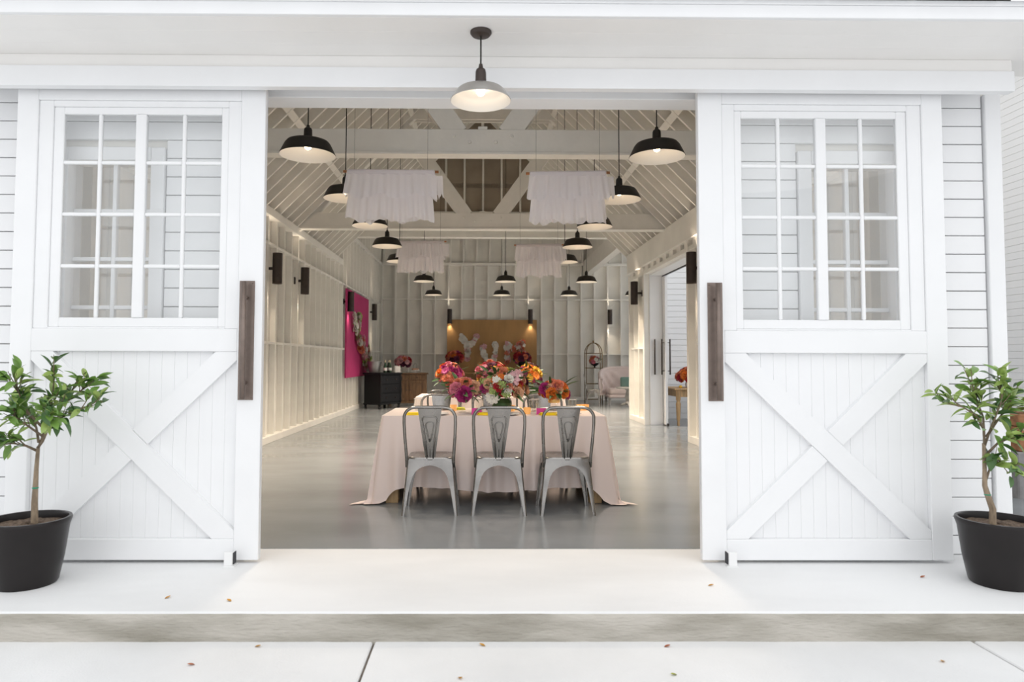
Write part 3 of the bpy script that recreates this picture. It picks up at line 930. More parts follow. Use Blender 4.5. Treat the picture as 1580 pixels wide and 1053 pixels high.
def chair_proto():
    """back of the chair towards local -y"""
    t = empty('steel_chair')
    v, f = [], []
    rings = [(0.0, 0.432), (0.0, 0.440), (0.006, 0.448), (0.03, 0.447), (0.055, 0.440), (0.12, 0.438)]
    base = None
    for ins, z in rings:
        v += [(x, y, z) for x, y in rounded_rect(0.186 - ins, 0.180 - ins, max(0.085 - ins * 0.6, 0.02))]
    n = len(v) // len(rings)
    for i in range(len(rings) - 1):
        for k in range(n):
            k2 = (k + 1) % n
            f.append([i * n + k, i * n + k2, (i + 1) * n + k2, (i + 1) * n + k])
    f.append([(len(rings) - 1) * n + k for k in range(n)])
    f.append(list(range(n))[::-1])
    s = mesh_obj('seat', v, f, M['steel'], t, None, True); sharp(s, 0.9)
    for sx in (-1, 1):
        for sy in (-1, 1):
            v, f = chair_leg(sx, sy)
            o = mesh_obj('leg', v, f, M['steel'], t, None, True)
            bm = bmesh.new(); bm.from_mesh(o.data); bmesh.ops.recalc_face_normals(bm, faces=bm.faces); bm.to_mesh(o.data); bm.free()
            sharp(o, 0.8)
    # back hoop, leaning backwards
    def B(x, z):      # position on the leaning back plane
        return (x, -0.165 - (z - 0.40) * 0.20, z)
    pts = [B(-0.183, 0.37), B(-0.185, 0.46), B(-0.195, 0.60), B(-0.200, 0.72)]
    for k in range(1, 8):
        a = PI - PI / 2 * k / 8
        pts.append(B(-0.115 + 0.085 * math.cos(a), 0.755 + 0.088 * math.sin(a)))
    pts.append(B(-0.10, 0.845))
    pts += [(-p[0], p[1], p[2]) for p in pts[::-1]]
    tube('back_hoop', pts, 0.0125, M['steel'], t, seg=10)
    # splat
    poly = [(-0.038, 0.425), (0.038, 0.425), (0.060, 0.60), (0.092, 0.838), (-0.092, 0.838), (-0.060, 0.60)]
    vv, ff = [], []
    nrow = 8
    hw = lambda z: 0.036 + (z - 0.425) / 0.413 * 0.058
    ncol = 6
    for side in (0.0035, -0.0035):
        for j in range(nrow + 1):
            z = 0.425 + 0.413 * j / nrow
            for i in range(ncol + 1):
                u = -1 + 2 * i / ncol
                p = B(u * hw(z), z)
                vv.append((p[0], p[1] + side + 0.010 * u * u, p[2]))
    N = (nrow + 1) * (ncol + 1)
    for sI in (0, 1):
        for j in range(nrow):
            for i in range(ncol):
                a = sI * N + j * (ncol + 1) + i
                q = [a, a + 1, a + ncol + 2, a + ncol + 1]
                ff.append(q if sI else q[::-1])
    sp_ = mesh_obj('back_splat', vv, ff, M['steel'], t, None, True)
    def rib(pts2, r):
        p3 = []
        for x, z in pts2:
            p = B(x, z); p3.append((p[0], p[1] - 0.0065 + 0.009 * (x / 0.09) ** 2, p[2]))
        tube('embossed_rib', p3, r, M['steel'], sp_, seg=6)
    # outer loop: open at the bottom
    o1 = [(-0.024, 0.44), (-0.036, 0.58), (-0.056, 0.73), (-0.058, 0.752), (-0.048, 0.766), (-0.03, 0.770)]
    rib(o1 + [(-x, z) for x, z in o1[::-1]], 0.0052)
    o2 = [(0.0, 0.575), (-0.010, 0.60), (-0.030, 0.69), (-0.030, 0.708), (-0.022, 0.722), (-0.008, 0.727)]
    rib(o2 + [(-x, z) for x, z in o2[::-1]], 0.0052)
    rib([(0, 0.45), (0, 0.57)], 0.0036)
    return t
ch0 = chair_proto()
T1 = (-0.845, 1.055, 5.815, 6.76)     # first table: x0, x1, y0, y1
T2 = (-0.845, 1.055, 8.75, 9.70)
order = ('left', 'middle', 'right')
cxs = (-0.405, 0.135, 0.672)
spots = []
for i, x in enumerate(cxs):
    spots.append((x, 5.575 + (0.0, 0, 0.01)[i], (0.0, 0.0, 0.02)[i], 'bare steel chair at the near side of the front table, %s of three' % order[i]))
for i, x in enumerate(cxs):
    spots.append((x - 0.03, 6.98, PI, 'bare steel chair at the far side of the front table, %s of three' % order[i]))
for i, x in enumerate(cxs):
    spots.append((x - 0.06, 8.51, 0.05, 'bare steel chair at the near side of the second table, %s of three' % order[i]))
spots.append((2.98, 18.25, PI / 2 - 0.15 + PI, 'bare steel chair standing alone before the brass stand'))
for i, (x, y, rz, lab) in enumerate(spots):
    o = ch0 if i == 0 else copy_tree(ch0)
    o.location = (x, y, 0); o.rotation_euler = (0, 0, rz)
    tag(o, lab, 'chair', 'bare steel chairs')

# ================================================================== TABLES AND CLOTHS
def table(T, lab):
    x0, x1, y0, y1 = T
    t = empty('trestle_table', ((x0 + x1) / 2, (y0 + y1) / 2, 0), 0, lab, 'table', 'cloth covered banquet tables')
    hx, hy = (x1 - x0) / 2, (y1 - y0) / 2
    box('table_top', -hx + 0.01, hx - 0.01, -hy + 0.012, hy - 0.012, 0.69, 0.730, M['pine'], t)
    for sx in (-1, 1):
        for sy in (-1, 1):
            cx, cy = sx * (hx - 0.085), sy * (hy - 0.085)
            box('leg', cx - 0.052, cx + 0.052, cy - 0.052, cy + 0.052, 0, 0.69, M['pine'], t)
    return t
table(T1, 'pine legged banquet table under the near blush cloth')
table(T2, 'pine legged banquet table under the second blush cloth')
def cloth(name, T, lab, seed):
    x0, x1, y0, y1 = T
    r = random.Random(seed)
    cx, cy = (x0 + x1) / 2, (y0 + y1) / 2
    hx, hy = (x1 - x0) / 2 + 0.004, (y1 - y0) / 2 + 0.004
    cr = 0.03
    # perimeter samples with outward normal and corner weight
    per = []
    ns = 64
    def edge(p, q, nrm, n, tagc):
        for k in range(n):
            u = (k + 0.5) / n
            per.append((p[0] + (q[0] - p[0]) * u, p[1] + (q[1] - p[1]) * u, nrm, tagc, u))
    def corner(c, a0, n, nm):
        for k in range(n + 1):
            a = a0 + PI / 2 * k / n
            per.append((c[0] + cr * math.cos(a), c[1] + cr * math.sin(a), (math.cos(a), math.sin(a)), nm, k / n))
    edge((-hx + cr, -hy), (hx - cr, -hy), (0, -1), 90, 'front')
    corner((hx - cr, -hy + cr), -PI / 2, 14, 'c')
    edge((hx, -hy + cr), (hx, hy - cr), (1, 0), 46, 'side')
    corner((hx - cr, hy - cr), 0, 14, 'cb')
    edge((hx - cr, hy), (-hx + cr, hy), (0, 1), 60, 'back')
    corner((-hx + cr, hy - cr), PI / 2, 14, 'cb')
    edge((-hx, hy - cr), (-hx, -hy + cr), (-1, 0), 46, 'side')
    corner((-hx + cr, -hy + cr), PI, 14, 'c')
    n = len(per)
    rows = 22
    ph = [r.random() * 6 for _ in range(6)]
    v, f = [], []
    for j in range(rows + 1):
        t = j / rows
        for (x, y, nr, tg, u) in per:
            d = min(math.hypot(abs(x) - hx, abs(y) - hy), 0.6)
            cw = math.exp(-(d / 0.13) ** 2)            # nearness to a corner
            if tg == 'front' or tg == 'back':
                cw = math.exp(-(d / 0.07) ** 2)
            Ln = 0.615 + 0.02 * math.sin(x * 5 + ph[0]) + (0.10 if tg in ('side',) else 0.0) + cw * 0.20
            drop = t * Ln
            fold = 0.026 * math.sin(x * 27 + ph[1] + 1.4 * math.sin(x * 5)) + 0.014 * math.sin(x * 49 + y * 9 + ph[2])
            if tg == 'side' : fold = 0.040 * math.sin(y * 15 + ph[3]) + 0.015 * math.sin(y * 27 + ph[4])
            out = t ** 0.9 * (0.012 + (0.09 if tg == 'side' else 0.0) + cw * 0.10) + fold * t * (0.9 if tg != 'front' else 1.1)
            if tg == 'front': out = 0.004 + max(out + 0.018 * t, 0.0) * 0.75
            z = 0.738 - drop
            if j == 0: z = 0.7385
            if z < 0.008:
                out += (0.008 - z) * 0.8; z = 0.006 + 0.006 * abs(math.sin(x * 20 + y * 17 + t * 9))
            nx_, ny_ = nr
            if cw > 0.25:
                l = math.hypot(x, y) or 1
                # corners hang out diagonally
                dx, dy = (1 if x > 0 else -1) * 0.80, (1 if y > 0 else -1) * 0.42
                nx_, ny_ = nx_ * (1 - cw) + dx * cw, ny_ * (1 - cw) + dy * cw
            v.append((x + nx_ * out, y + ny_ * out, z))
    for j in range(rows):
        for i in range(n):
            i2 = (i + 1) % n
            f.append([j * n + i, (j + 1) * n + i, (j + 1) * n + i2, j * n + i2])
    f.append(list(range(n)))
    o = mesh_obj(name, v, f, M['cloth'], None, (cx, cy, 0), True)
    tag(o, lab, 'tablecloth', 'blush satin tablecloths')
    sharp(o, 1.0)
    return o
cloth('tablecloth', T1, 'blush satin cloth draped to the floor over the front table', 3)
cloth('tablecloth', T2, 'blush satin cloth on the second table, behind the front one', 9)

# ================================================================== FLOWERS
def petal_layers(layers, R, curl=0.15, seed=0):
    """layers: (count, tilt from vertical in degrees, length, base radius, height)"""
    r = random.Random(seed)
    v, f = [], []
    for (n, tilt, L, r0, h) in layers:
        off = r.random() * 6
        half = PI / n * 1.25
        for p in range(n):
            a0 = off + 2 * PI * p / n + (r.random() - 0.5) * 0.25
            th = math.radians(tilt + (r.random() - 0.5) * 10)
            b = len(v)
            for j in range(4):
                t = j / 3
                for i in range(4):
                    u = -1 + 2 * i / 3
                    wid = half * (0.35 + 0.75 * math.sin(min(1, t * 1.1) * PI * 0.6)) if t < 1 else half * 0.72
                    rad = r0 + math.sin(th) * L * t * (1 - 0.16 * u * u * t) + curl * L * t * t * 0.3
                    z = h + math.cos(th) * L * t * (1 - 0.20 * u * u * t) - curl * L * t * t * t * 0.25
                    an = a0 + u * wid
                    v.append((rad * math.cos(an) * R, rad * math.sin(an) * R, z * R))
            for j in range(3):
                for i in range(3):
                    a = b + j * 4 + i
                    f.append([a, a + 1, a + 5, a + 4])
    return v, f
def add_ball(v, f, r, z, sx=1.0):
    pr = [(max(r * math.sin(PI * i / 5), 1e-5), z - r * sx * math.cos(PI * i / 5)) for i in range(6)]
    b = len(v)
    v2, f2 = lathe_geo(pr, 8)
    v += v2
    f += [[q + b for q in ff] for ff in f2]
def bloom_mesh(kind):
    if kind == 'rose':
        v, f = petal_layers([(3, 4, 0.75, 0.08, 0.05), (4, 14, 0.80, 0.16, 0.0), (5, 26, 0.85, 0.26, -0.05), (6, 44, 0.85, 0.36, -0.12), (7, 66, 0.75, 0.42, -0.12)], 1.0, 0.35, 1)
        add_ball(v, f, 0.30, 0.25)
    elif kind == 'peony':
        v, f = petal_layers([(5, 8, 0.55, 0.10, 0.22), (7, 20, 0.65, 0.20, 0.12), (8, 36, 0.72, 0.30, 0.02), (8, 56, 0.72, 0.38, -0.08), (7, 80, 0.66, 0.42, -0.12)], 1.0, 0.25, 2)
        add_ball(v, f, 0.36, 0.25)
    elif kind == 'daisy':
        v, f = petal_layers([(17, 72, 0.62, 0.22, 0.08), (17, 84, 0.78, 0.22, 0.02)], 1.0, 0.1, 3)
        add_ball(v, f, 0.27, 0.06, 0.6)
    else:   # cluster of small florets
        v, f = [], []
        r = random.Random(4)
        for k in range(13):
            t = (k + 0.5) / 13
            ph = k * 2.4
            q = math.sqrt(t) * 0.85
            b = len(v)
            v2, f2 = petal_layers([(5, 62, 0.30, 0.04, 0.0)], 1.0, 0.2, k)
            add_ball(v2, f2, 0.10, 0.05)
            c = (q * math.cos(ph), q * math.sin(ph), 0.55 * (1 - q * q) + 0.05 * r.random())
            v += [(a + c[0], bb + c[1], z + c[2]) for a, bb, z in v2]
            f += [[i + b for i in ff] for ff in f2]
    me = bpy.data.meshes.new('bloom_' + kind)
    me.from_pydata(v, [], f)
    me.polygons.foreach_set('use_smooth', [True] * len(me.polygons))
    me.materials.append(FL['white'])
    return me
BLOOM = {k: bloom_mesh(k) for k in ('rose', 'peony', 'daisy', 'floret')}
def leaf_mesh(name, L, W_, bend, m):
    v, f = [], []
    n = 5
    for j in range(n + 1):
        t = j / n
        w = W_ * math.sin(PI * min(1, t * 0.94 + 0.05)) ** 0.8 * (1.0 if 0 < j < n else 0.12)
        z = -bend * t * t * L
        for u in (-1, 0, 1):
            v.append((u * w / 2, t * L, z + abs(u) * w * 0.22))
    for j in range(n):
        for i in range(2):
            a = j * 3 + i
            f.append([a, a + 1, a + 4, a + 3])
    me = bpy.data.meshes.new(name)
    me.from_pydata(v, [], f)
    me.polygons.foreach_set('use_smooth', [True] * len(me.polygons))
    me.materials.append(m)
    return me
FERN = [leaf_mesh('bouquet_leaf', 0.10, 0.035, 0.3, M['fern']), leaf_mesh('bouquet_leaf', 0.13, 0.028, 0.15, M['fern'])]
def orient(d, roll):
    d = Vector(d).normalized()
    return d.to_track_quat('Z', 'Y').to_matrix().to_4x4() @ Matrix.Rotation(roll, 4, 'Z')
def bloom(parent, kind, col, p, d, size, r):
    o = bpy.data.objects.new('bloom', BLOOM[kind])
    o.matrix_world = Matrix.Translation(p) @ orient(d, r.random() * 6) @ Matrix.Scale(size, 4)
    link(o)
    o.parent = parent
    o.material_slots[0].link = 'OBJECT'
    o.material_slots[0].material = FL[col]
    return o
def leaf_obj(parent, me, p, d, r, sc=1.0):
    o = bpy.data.objects.new('leaf', me)
    d = Vector(d).normalized()
    q = d.to_track_quat('Y', 'Z').to_matrix().to_4x4() @ Matrix.Rotation((r.random() - 0.5) * 1.6, 4, 'Y')
    o.matrix_world = Matrix.Translation(p) @ q @ Matrix.Scale(sc, 4)
    link(o)
    o.parent = parent
    return o
def dome(parent, c, rx, rz, n, pal, kinds, size, seed, leaves=16, front=None):
    """blooms packed over the upper part of an ellipsoid at local centre c"""
    r = random.Random(seed)
    for k in range(n):
        t = (k + 0.5) / n
        zc = 1 - t * 1.35
        q = math.sqrt(max(0, 1 - zc * zc))
        a = k * 2.39996 + seed
        d = Vector((q * math.cos(a), q * math.sin(a), zc + 0.12))
        rr = 0.86 + r.random() * 0.2
        p = Vector((c[0] + q * math.cos(a) * rx * rr, c[1] + q * math.sin(a) * rx * rr, c[2] + zc * rz * rr))
        bloom(parent, r.choice(kinds), r.choice(pal), p, d, size * (0.75 + 0.5 * r.random()), r)
    if front:
        for (dx, dz, kind, col, sz) in front:
            dd = Vector((dx * 1.6, -1.0, dz * 1.6))
            yy = -math.sqrt(max(0.05, 1 - (dx / rx) ** 2 - (dz / rz) ** 2)) * rx * 1.02
            bloom(parent, kind, col, (c[0] + dx, c[1] + yy, c[2] + dz), dd, sz * 0.84, r)
    for k in range(leaves):
        a = r.random() * 6.28
        zc = r.random() * 1.3 - 0.5
        q = math.sqrt(max(0, 1 - min(1, zc * zc)))
        d = Vector((q * math.cos(a), q * math.sin(a), zc * 0.9 + 0.1))
        p = Vector((c[0] + d.x * rx * 0.8, c[1] + d.y * rx * 0.8, c[2] + zc * rz * 0.8))
        leaf_obj(parent, r.choice(FERN), p, d, r, 0.8 + r.random() * 0.6)
def goblet(parent, h, r, m, base='gware'):
    lathe('vase', [(r * 0.75, 0.0), (r * 0.70, 0.008), (r * 0.16, 0.02), (r * 0.13, h * 0.42), (r * 0.55, h * 0.55), (r * 0.95, h * 0.78), (r * 1.0, h)], M[m], parent, None, 20, False)
TZ = 0.7395
WARMPAL = ['coral', 'orange', 'peach', 'pinkp', 'magenta', 'red', 'blush', 'plum', 'yellow']
a1 = empty('flower_arrangement', (-0.17, 6.10, TZ), 0, 'pink peony bouquet in a clear footed goblet, left on the front table', 'flowers', 'table flower arrangements')
goblet(a1, 0.13, 0.055, 'gware')
dome(a1, (0, 0, 0.20), 0.12, 0.10, 32, ['pinkp', 'coral', 'magenta', 'peach'], ['rose', 'peony'], 0.040, 11, 22,
     [(-0.055, 0.02, 'peony', 'pinkp', 0.07), (0.01, -0.025, 'peony', 'magenta', 0.085), (0.10, 0.03, 'rose', 'peach', 0.07), (-0.11, 0.06, 'rose', 'coral', 0.05), (0.03, 0.07, 'rose', 'coral', 0.055)])
a2 = empty('flower_arrangement', (0.18, 6.16, TZ), 0, 'largest mixed bouquet with a pale pink daisy, centre of the front table', 'flowers', 'table flower arrangements')
lathe('vase', [(0.0, 0.0), (0.06, 0.0), (0.085, 0.04), (0.09, 0.09), (0.065, 0.125)], M['fern'], a2, None, 20, False)
lathe('vase_foot', [(0.05, 0.0), (0.045, 0.006), (0.012, 0.012), (0.012, 0.03)], M['gware'], a2, None, 16, False)
dome(a2, (0, 0, 0.235), 0.215, 0.165, 88, WARMPAL + ['white', 'green', 'peach', 'green'], ['rose', 'peony', 'rose', 'floret'], 0.036, 23, 80,
     [(0.085, 0.075, 'daisy', 'blush', 0.088), (-0.085, -0.085, 'daisy', 'white', 0.078), (-0.01, 0.02, 'floret', 'green', 0.055), (-0.12, 0.03, 'rose', 'peach', 0.052), (0.05, 0.005, 'rose', 'coral', 0.045),
      (0.13, -0.045, 'rose', 'peach', 0.055), (-0.16, -0.01, 'rose', 'magenta', 0.045), (0.0, 0.125, 'rose', 'coral', 0.06), (-0.05, 0.06, 'floret', 'white', 0.05), (0.03, -0.05, 'floret', 'green', 0.05), (0.14, 0.11, 'daisy', 'blush', 0.06)])
a3 = empty('flower_arrangement', (0.645, 6.12, TZ), 0, 'orange and magenta rose bouquet in a gold rimmed goblet, right on the front table', 'flowers', 'table flower arrangements')
goblet(a3, 0.125, 0.052, 'gware')
lathe('gold_rim', [(0.050, 0.095), (0.0535, 0.11), (0.0535, 0.128), (0.050, 0.128)], M['gold'], a3, None, 20, False)
dome(a3, (0, 0, 0.19), 0.115, 0.095, 32, ['orange', 'coral', 'orange', 'magenta', 'peach'], ['rose', 'peony'], 0.039, 31, 22,
     [(-0.03, -0.01, 'rose', 'orange', 0.06), (0.075, -0.005, 'rose', 'orange', 0.055), (-0.085, 0.03, 'peony', 'magenta', 0.065), (0.02, 0.06, 'peony', 'coral', 0.06), (0.03, -0.03, 'rose', 'white', 0.03)])
for (x, y, sd_, lab, rx, rz, n) in ((-0.42, 9.15, 5, 'coral bouquet on the second table, behind the pink peonies', 0.17, 0.16, 40), (0.12, 9.2, 6, 'tall red and pink bouquet on the second table, behind the largest bouquet', 0.20, 0.20, 44), (0.62, 9.15, 8, 'plum and yellow bouquet on the second table, right of the largest bouquet', 0.16, 0.16, 38)):
    b = empty('flower_arrangement', (x, y, TZ), 0, lab, 'flowers', 'table flower arrangements')
    lathe('vase', [(0.0, 0.0), (0.05, 0.0), (0.055, 0.01), (0.06, 0.10), (0.05, 0.13)], M['gware'], b, None, 18, False)
    dome(b, (0, 0, 0.26), rx, rz, n, {5: ['coral', 'orange', 'pinkp', 'magenta'], 6: ['red', 'pinkp', 'coral', 'yellow', 'plum'], 8: ['plum', 'yellow', 'magenta', 'orange']}[sd_], ['rose', 'peony', 'daisy'], 0.050, sd_ * 7, 24)

# ------------------------------------------------------------------ place settings
def place(x, y, col, lab, far=False):
    sgn = -1 if far else 1
    p = lathe('plate', [(0.0, 0.004), (0.075, 0.004), (0.10, 0.012), (0.118, 0.016), (0.119, 0.013), (0.08, 0.0), (0.0, 0.0)][::-1], M['china'], None, (x, y, TZ), 28)
    tag(p, 'white plate ' + lab, 'plate', 'white dinner plates')
    nk = empty('napkin', (x - 0.16 * sgn, y, TZ), 0.1, '%s folded napkin ' % ('yellow' if col == 'yellow' else 'lime') + lab, 'napkin', 'folded napkins')
    box('lower_fold', -0.085, 0.085, -0.05, 0.05, 0.0, 0.011, M[col], nk, 0.004)
    box('upper_fold', -0.075, 0.080, -0.045, 0.046, 0.011, 0.021, M[col], nk, 0.004)
seats = ('at the %s near seat of the front table', 'at the %s far seat of the front table')
for i, x in enumerate(cxs):
    place(x + (0.07 if i else 0.0), 5.91, 'yellow', seats[0] % order[i])
    place(x, 6.54, 'lime' if i == 0 else 'yellow', seats[1] % order[i], True)
for (x, y, lab) in ((-0.045, 5.97, 'beside the left peony goblet'), (0.52, 5.98, 'in front of the orange rose bouquet')):
    cd = empty('menu_card', (x, y, TZ), 0.2, 'magenta folded menu card ' + lab, 'card', 'magenta menu cards')
    box('front_leaf', -0.045, 0.045, -0.002, 0.0, 0.0, 0.055, M['magpaper'], cd, 0)
    box('back_leaf', -0.045, 0.045, 0.0, 0.03, 0.0, 0.002, M['magpaper'], cd, 0)
def tumbler(x, y, lab):
    t = empty('water_glass', (x, y, TZ), 0, lab, 'glass', 'clear tumblers')
    lathe('bowl', [(0.0, 0.004), (0.030, 0.004), (0.037, 0.11), (0.040, 0.11), (0.034, 0.0), (0.0, 0.0)], M['gware'], t, None, 18, False)
    lathe('rim', [(0.037, 0.107), (0.0405, 0.107), (0.0405, 0.111), (0.037, 0.111), (0.037, 0.107)], M['china'], t, None, 18, False)
for (x, y, lab) in ((-0.60, 6.45, 'clear tumbler at the left end of the front table'), (-0.02, 6.32, 'clear tumbler left of the largest bouquet'), (0.47, 6.30, 'clear tumbler between the largest bouquet and the orange roses'), (0.50, 6.42, 'clear tumbler behind the orange roses'), (0.84, 6.36, 'clear tumbler at the right end of the front table')):
    tumbler(x, y, lab)
def votive(x, y, z, lab):
    t = empty('votive_candle', (x, y, z), 0, lab, 'candle holder', 'amber votive holders')
    lathe('cup', [(0.0, 0.002), (0.026, 0.002), (0.032, 0.055), (0.034, 0.055), (0.029, 0.0), (0.0, 0.0)], M['amber'], t, None, 16, False)
    lathe('wax', [(0.0, 0.004), (0.024, 0.004), (0.025, 0.028), (0.0, 0.028)], M['china'], t, None, 14, False)
for (x, y, lab) in ((-0.265, 6.40, 'amber votive between the peonies and the left far seat'), (0.275, 6.36, 'amber votive right of the largest bouquet base'), (0.40, 6.05, 'amber votive near the middle of the front table'), (0.93, 6.48, 'amber votive by the right table corner'), (0.985, 6.50, 'amber votive at the very right table corner')):
    votive(x, y, TZ, lab)

# ================================================================== POTTED CITRUS TREES
LEAFS = {}
def citrus_leaf(m, L, W_, b):
    k = (m, L, W_, b)
    if k not in LEAFS: LEAFS[k] = leaf_mesh('citrus_leaf', L, W_, b, M[m])
    return LEAFS[k]
def potted_tree(x, y, trunk, branches, nleaf, seed, lab, leafkinds, big, pot_r, pot_h, dx0, sxz):
    r = random.Random(seed)
    t = empty('potted_citrus_tree', (x, y, 0), 0, lab, 'potted tree', 'potted citrus trees by the doors')
    R = pot_r
    lathe('pot', [(0.0, 0.0), (R * 0.70, 0.0), (R * 0.74, 0.012), (R * 0.86, pot_h * 0.4), (R * 0.96, pot_h * 0.86), (R * 1.0, pot_h * 0.93), (R * 1.02, pot_h * 0.97), (R * 1.0, pot_h), (R * 0.93, pot_h), (R * 0.91, pot_h * 0.97), (R * 0.90, pot_h * 0.86), (R * 0.6, pot_h * 0.80), (0.0, pot_h * 0.80)], M['pot'], t, None, 44)
    v, f = [], []
    rings, seg = 9, 36
    for i in range(rings + 1):
        rr = R * 0.905 * i / rings
        for k in range(seg):
            a = 2 * PI * k / seg
            v.append((rr * math.cos(a), rr * math.sin(a), pot_h * 0.89 + (r.random() - 0.5) * 0.012 + 0.012 * (1 - i / rings)))
    for i in range(rings):
        for k in range(seg):
            k2 = (k + 1) % seg
            f.append([i * seg + k, i * seg + k2, (i + 1) * seg + k2, (i + 1) * seg + k])
    mesh_obj('soil', v, f, M['soil'], t, None, True)
    zs = pot_h * 0.89
    def P(p): return Vector((p[0], p[1], zs + p[2]))
    trunk = [(p[0] + dx0, p[1], p[2]) for p in trunk]
    branches = [[(p[0] * sxz[0] + dx0, p[1], min(p[2], 0.4) + max(0, p[2] - 0.4) * sxz[1]) for p in br] for br in branches]
    tp = [P(p) for p in trunk]
    n = len(tp)
    tube('trunk', [tp[0] - Vector((0, 0, 0.03))] + tp, [0.020] + [0.0185 - 0.0095 * i / (n - 1) for i in range(n)], M['bark'], t, seg=9)
    ends = []
    for br in branches:
        bp = [P(p) for p in br]
        m_ = len(bp)
        tube('branch', bp, [0.0075 - 0.005 * i / (m_ - 1) for i in range(m_)], M['twig'], t, seg=6)
        # points along the outer part
        for i in range(m_ - 1):
            for q in range(4):
                u = (i + q / 4) / (m_ - 1)
                if u > 0.25:
                    ends.append((bp[i].lerp(bp[i + 1], q / 4), (bp[i + 1] - bp[i]).normalized(), u))
        ends.append((bp[-1], (bp[-1] - bp[-2]).normalized(), 1.0))
        own = ends[-(4 * (m_ - 1) * 3 // 4 + 1):]
        for q in range(9):
            s = r.choice(own)
            d = (s[1] + Vector((r.random() - 0.5, r.random() - 0.5, r.random() - 0.1)) * 1.3).normalized()
            L = 0.05 + r.random() * 0.05
            tube('twig', [s[0], s[0] + d * L * 0.5, s[0] + d * L + Vector((0, 0, 0.01))], [0.003, 0.0025, 0.0015], M['twig'], t, seg=5)
            for w in (0.5, 0.75, 1.0):
                ends.append((s[0] + d * L * w, d, 1.0))
    for k in range(nleaf):
        p, d, u = ends[k % len(ends)] if k < len(ends) else r.choice(ends)
        p = p + Vector((r.random() - 0.5, r.random() - 0.5, r.random() - 0.5)) * 0.012
        dd = d * 0.55 + Vector((r.random() - 0.5, r.random() - 0.5, (r.random() - 0.45) * 0.9)) * 1.5
        kind = r.choice(leafkinds)
        L = r.choice((0.065, 0.080, 0.095))
        leaf_obj(t, citrus_leaf(kind, L, L * 0.40, r.choice((0.15, 0.45))), p, dd, r, 0.85 + 0.35 * r.random())
    for (p, d, kind, L) in big:
        leaf_obj(t, citrus_leaf(kind, L, L * 0.5, 0.3), P(p), d, r, 1.0)
    tie = trunk[min(2, len(trunk) - 1)]
    tube('plant_tie', [P((tie[0] + 0.013 * math.cos(a), tie[1] + 0.013 * math.sin(a), tie[2])) for a in [k * PI / 5 for k in range(10)]], 0.004, M['greentie'], t, seg=5, closed=True)
    return t
potted_tree(-2.455, 3.76,
    [(0, 0, 0), (-0.004, 0, 0.12), (-0.002, 0, 0.20), (0.0, 0, 0.30), (0.006, 0, 0.42)],
    [[(0.004, 0, 0.40), (0.025, 0.02, 0.52), (0.05, 0.03, 0.66), (0.07, 0.03, 0.80), (0.09, 0.02, 0.94)],
     [(0.004, 0, 0.42), (0.06, -0.03, 0.47), (0.11, -0.05, 0.56), (0.20, -0.06, 0.64), (0.30, -0.05, 0.69), (0.40, -0.04, 0.74)],
     [(0.0, 0, 0.40), (-0.05, -0.03, 0.44), (-0.12, -0.05, 0.46), (-0.20, -0.06, 0.45)],
     [(0.01, 0, 0.46), (-0.05, 0.05, 0.56), (-0.12, 0.08, 0.64), (-0.19, 0.09, 0.72)],
     [(0.03, 0.02, 0.55), (-0.03, -0.05, 0.68), (-0.06, -0.08, 0.80), (-0.08, -0.09, 0.87)],
     [(0.05, 0.03, 0.64), (0.12, 0.06, 0.72), (0.20, 0.08, 0.80), (0.27, 0.08, 0.86)],
     [(0.03, 0.02, 0.54), (0.11, -0.08, 0.62), (0.17, -0.14, 0.68), (0.22, -0.17, 0.66)],
     [(0.02, 0.02, 0.50), (0.0, -0.10, 0.60), (-0.02, -0.16, 0.66)]],
    298, 5, 'bushy citrus tree in a black glazed pot before the left barn door', ['leafA', 'leafA', 'leafB', 'leafC'], [], 0.205, 0.35, 0.035, (0.80, 0.76))
potted_tree(2.84, 3.76,
    [(0, 0, 0), (0.004, 0, 0.09), (-0.022, 0, 0.17), (-0.036, 0, 0.22), (-0.034, 0, 0.30), (-0.034, 0, 0.45)],
    [[(-0.034, 0, 0.44), (-0.05, -0.02, 0.54), (-0.10, -0.04, 0.63), (-0.19, -0.05, 0.69), (-0.30, -0.05, 0.72)],
     [(-0.034, 0, 0.50), (-0.02, 0.02, 0.62), (-0.05, 0.03, 0.74), (-0.08, 0.03, 0.86)],
     [(-0.034, 0, 0.44), (0.01, 0, 0.56), (0.06, -0.01, 0.70), (0.10, 0, 0.84)],
     [(-0.02, 0, 0.50), (0.06, 0.03, 0.58), (0.14, 0.04, 0.68), (0.20, 0.04, 0.78)],
     [(-0.034, 0, 0.38), (0.02, -0.03, 0.46), (0.08, -0.05, 0.50), (0.15, -0.06, 0.52)],
     [(-0.034, 0, 0.24), (-0.01, 0.0, 0.30), (0.03, -0.02, 0.36), (0.09, -0.02, 0.32)]],
    210, 8, 'sparse young citrus tree in a black glazed pot right of the right barn door', ['leafC', 'leafA', 'leafC', 'leafB'],
    [((-0.04, -0.02, 0.40), (-0.5, -0.4, -0.9), 'leafB', 0.10), ((-0.02, -0.02, 0.46), (0.5, -0.5, -0.7), 'leafA', 0.09), ((-0.03, -0.02, 0.50), (0.2, -0.6, -0.8), 'leafA', 0.09), ((-0.04, 0, 0.38), (-0.9, -0.2, 0.0), 'leafC', 0.09)],
    0.205, 0.35, -0.04, (0.92, 0.86))

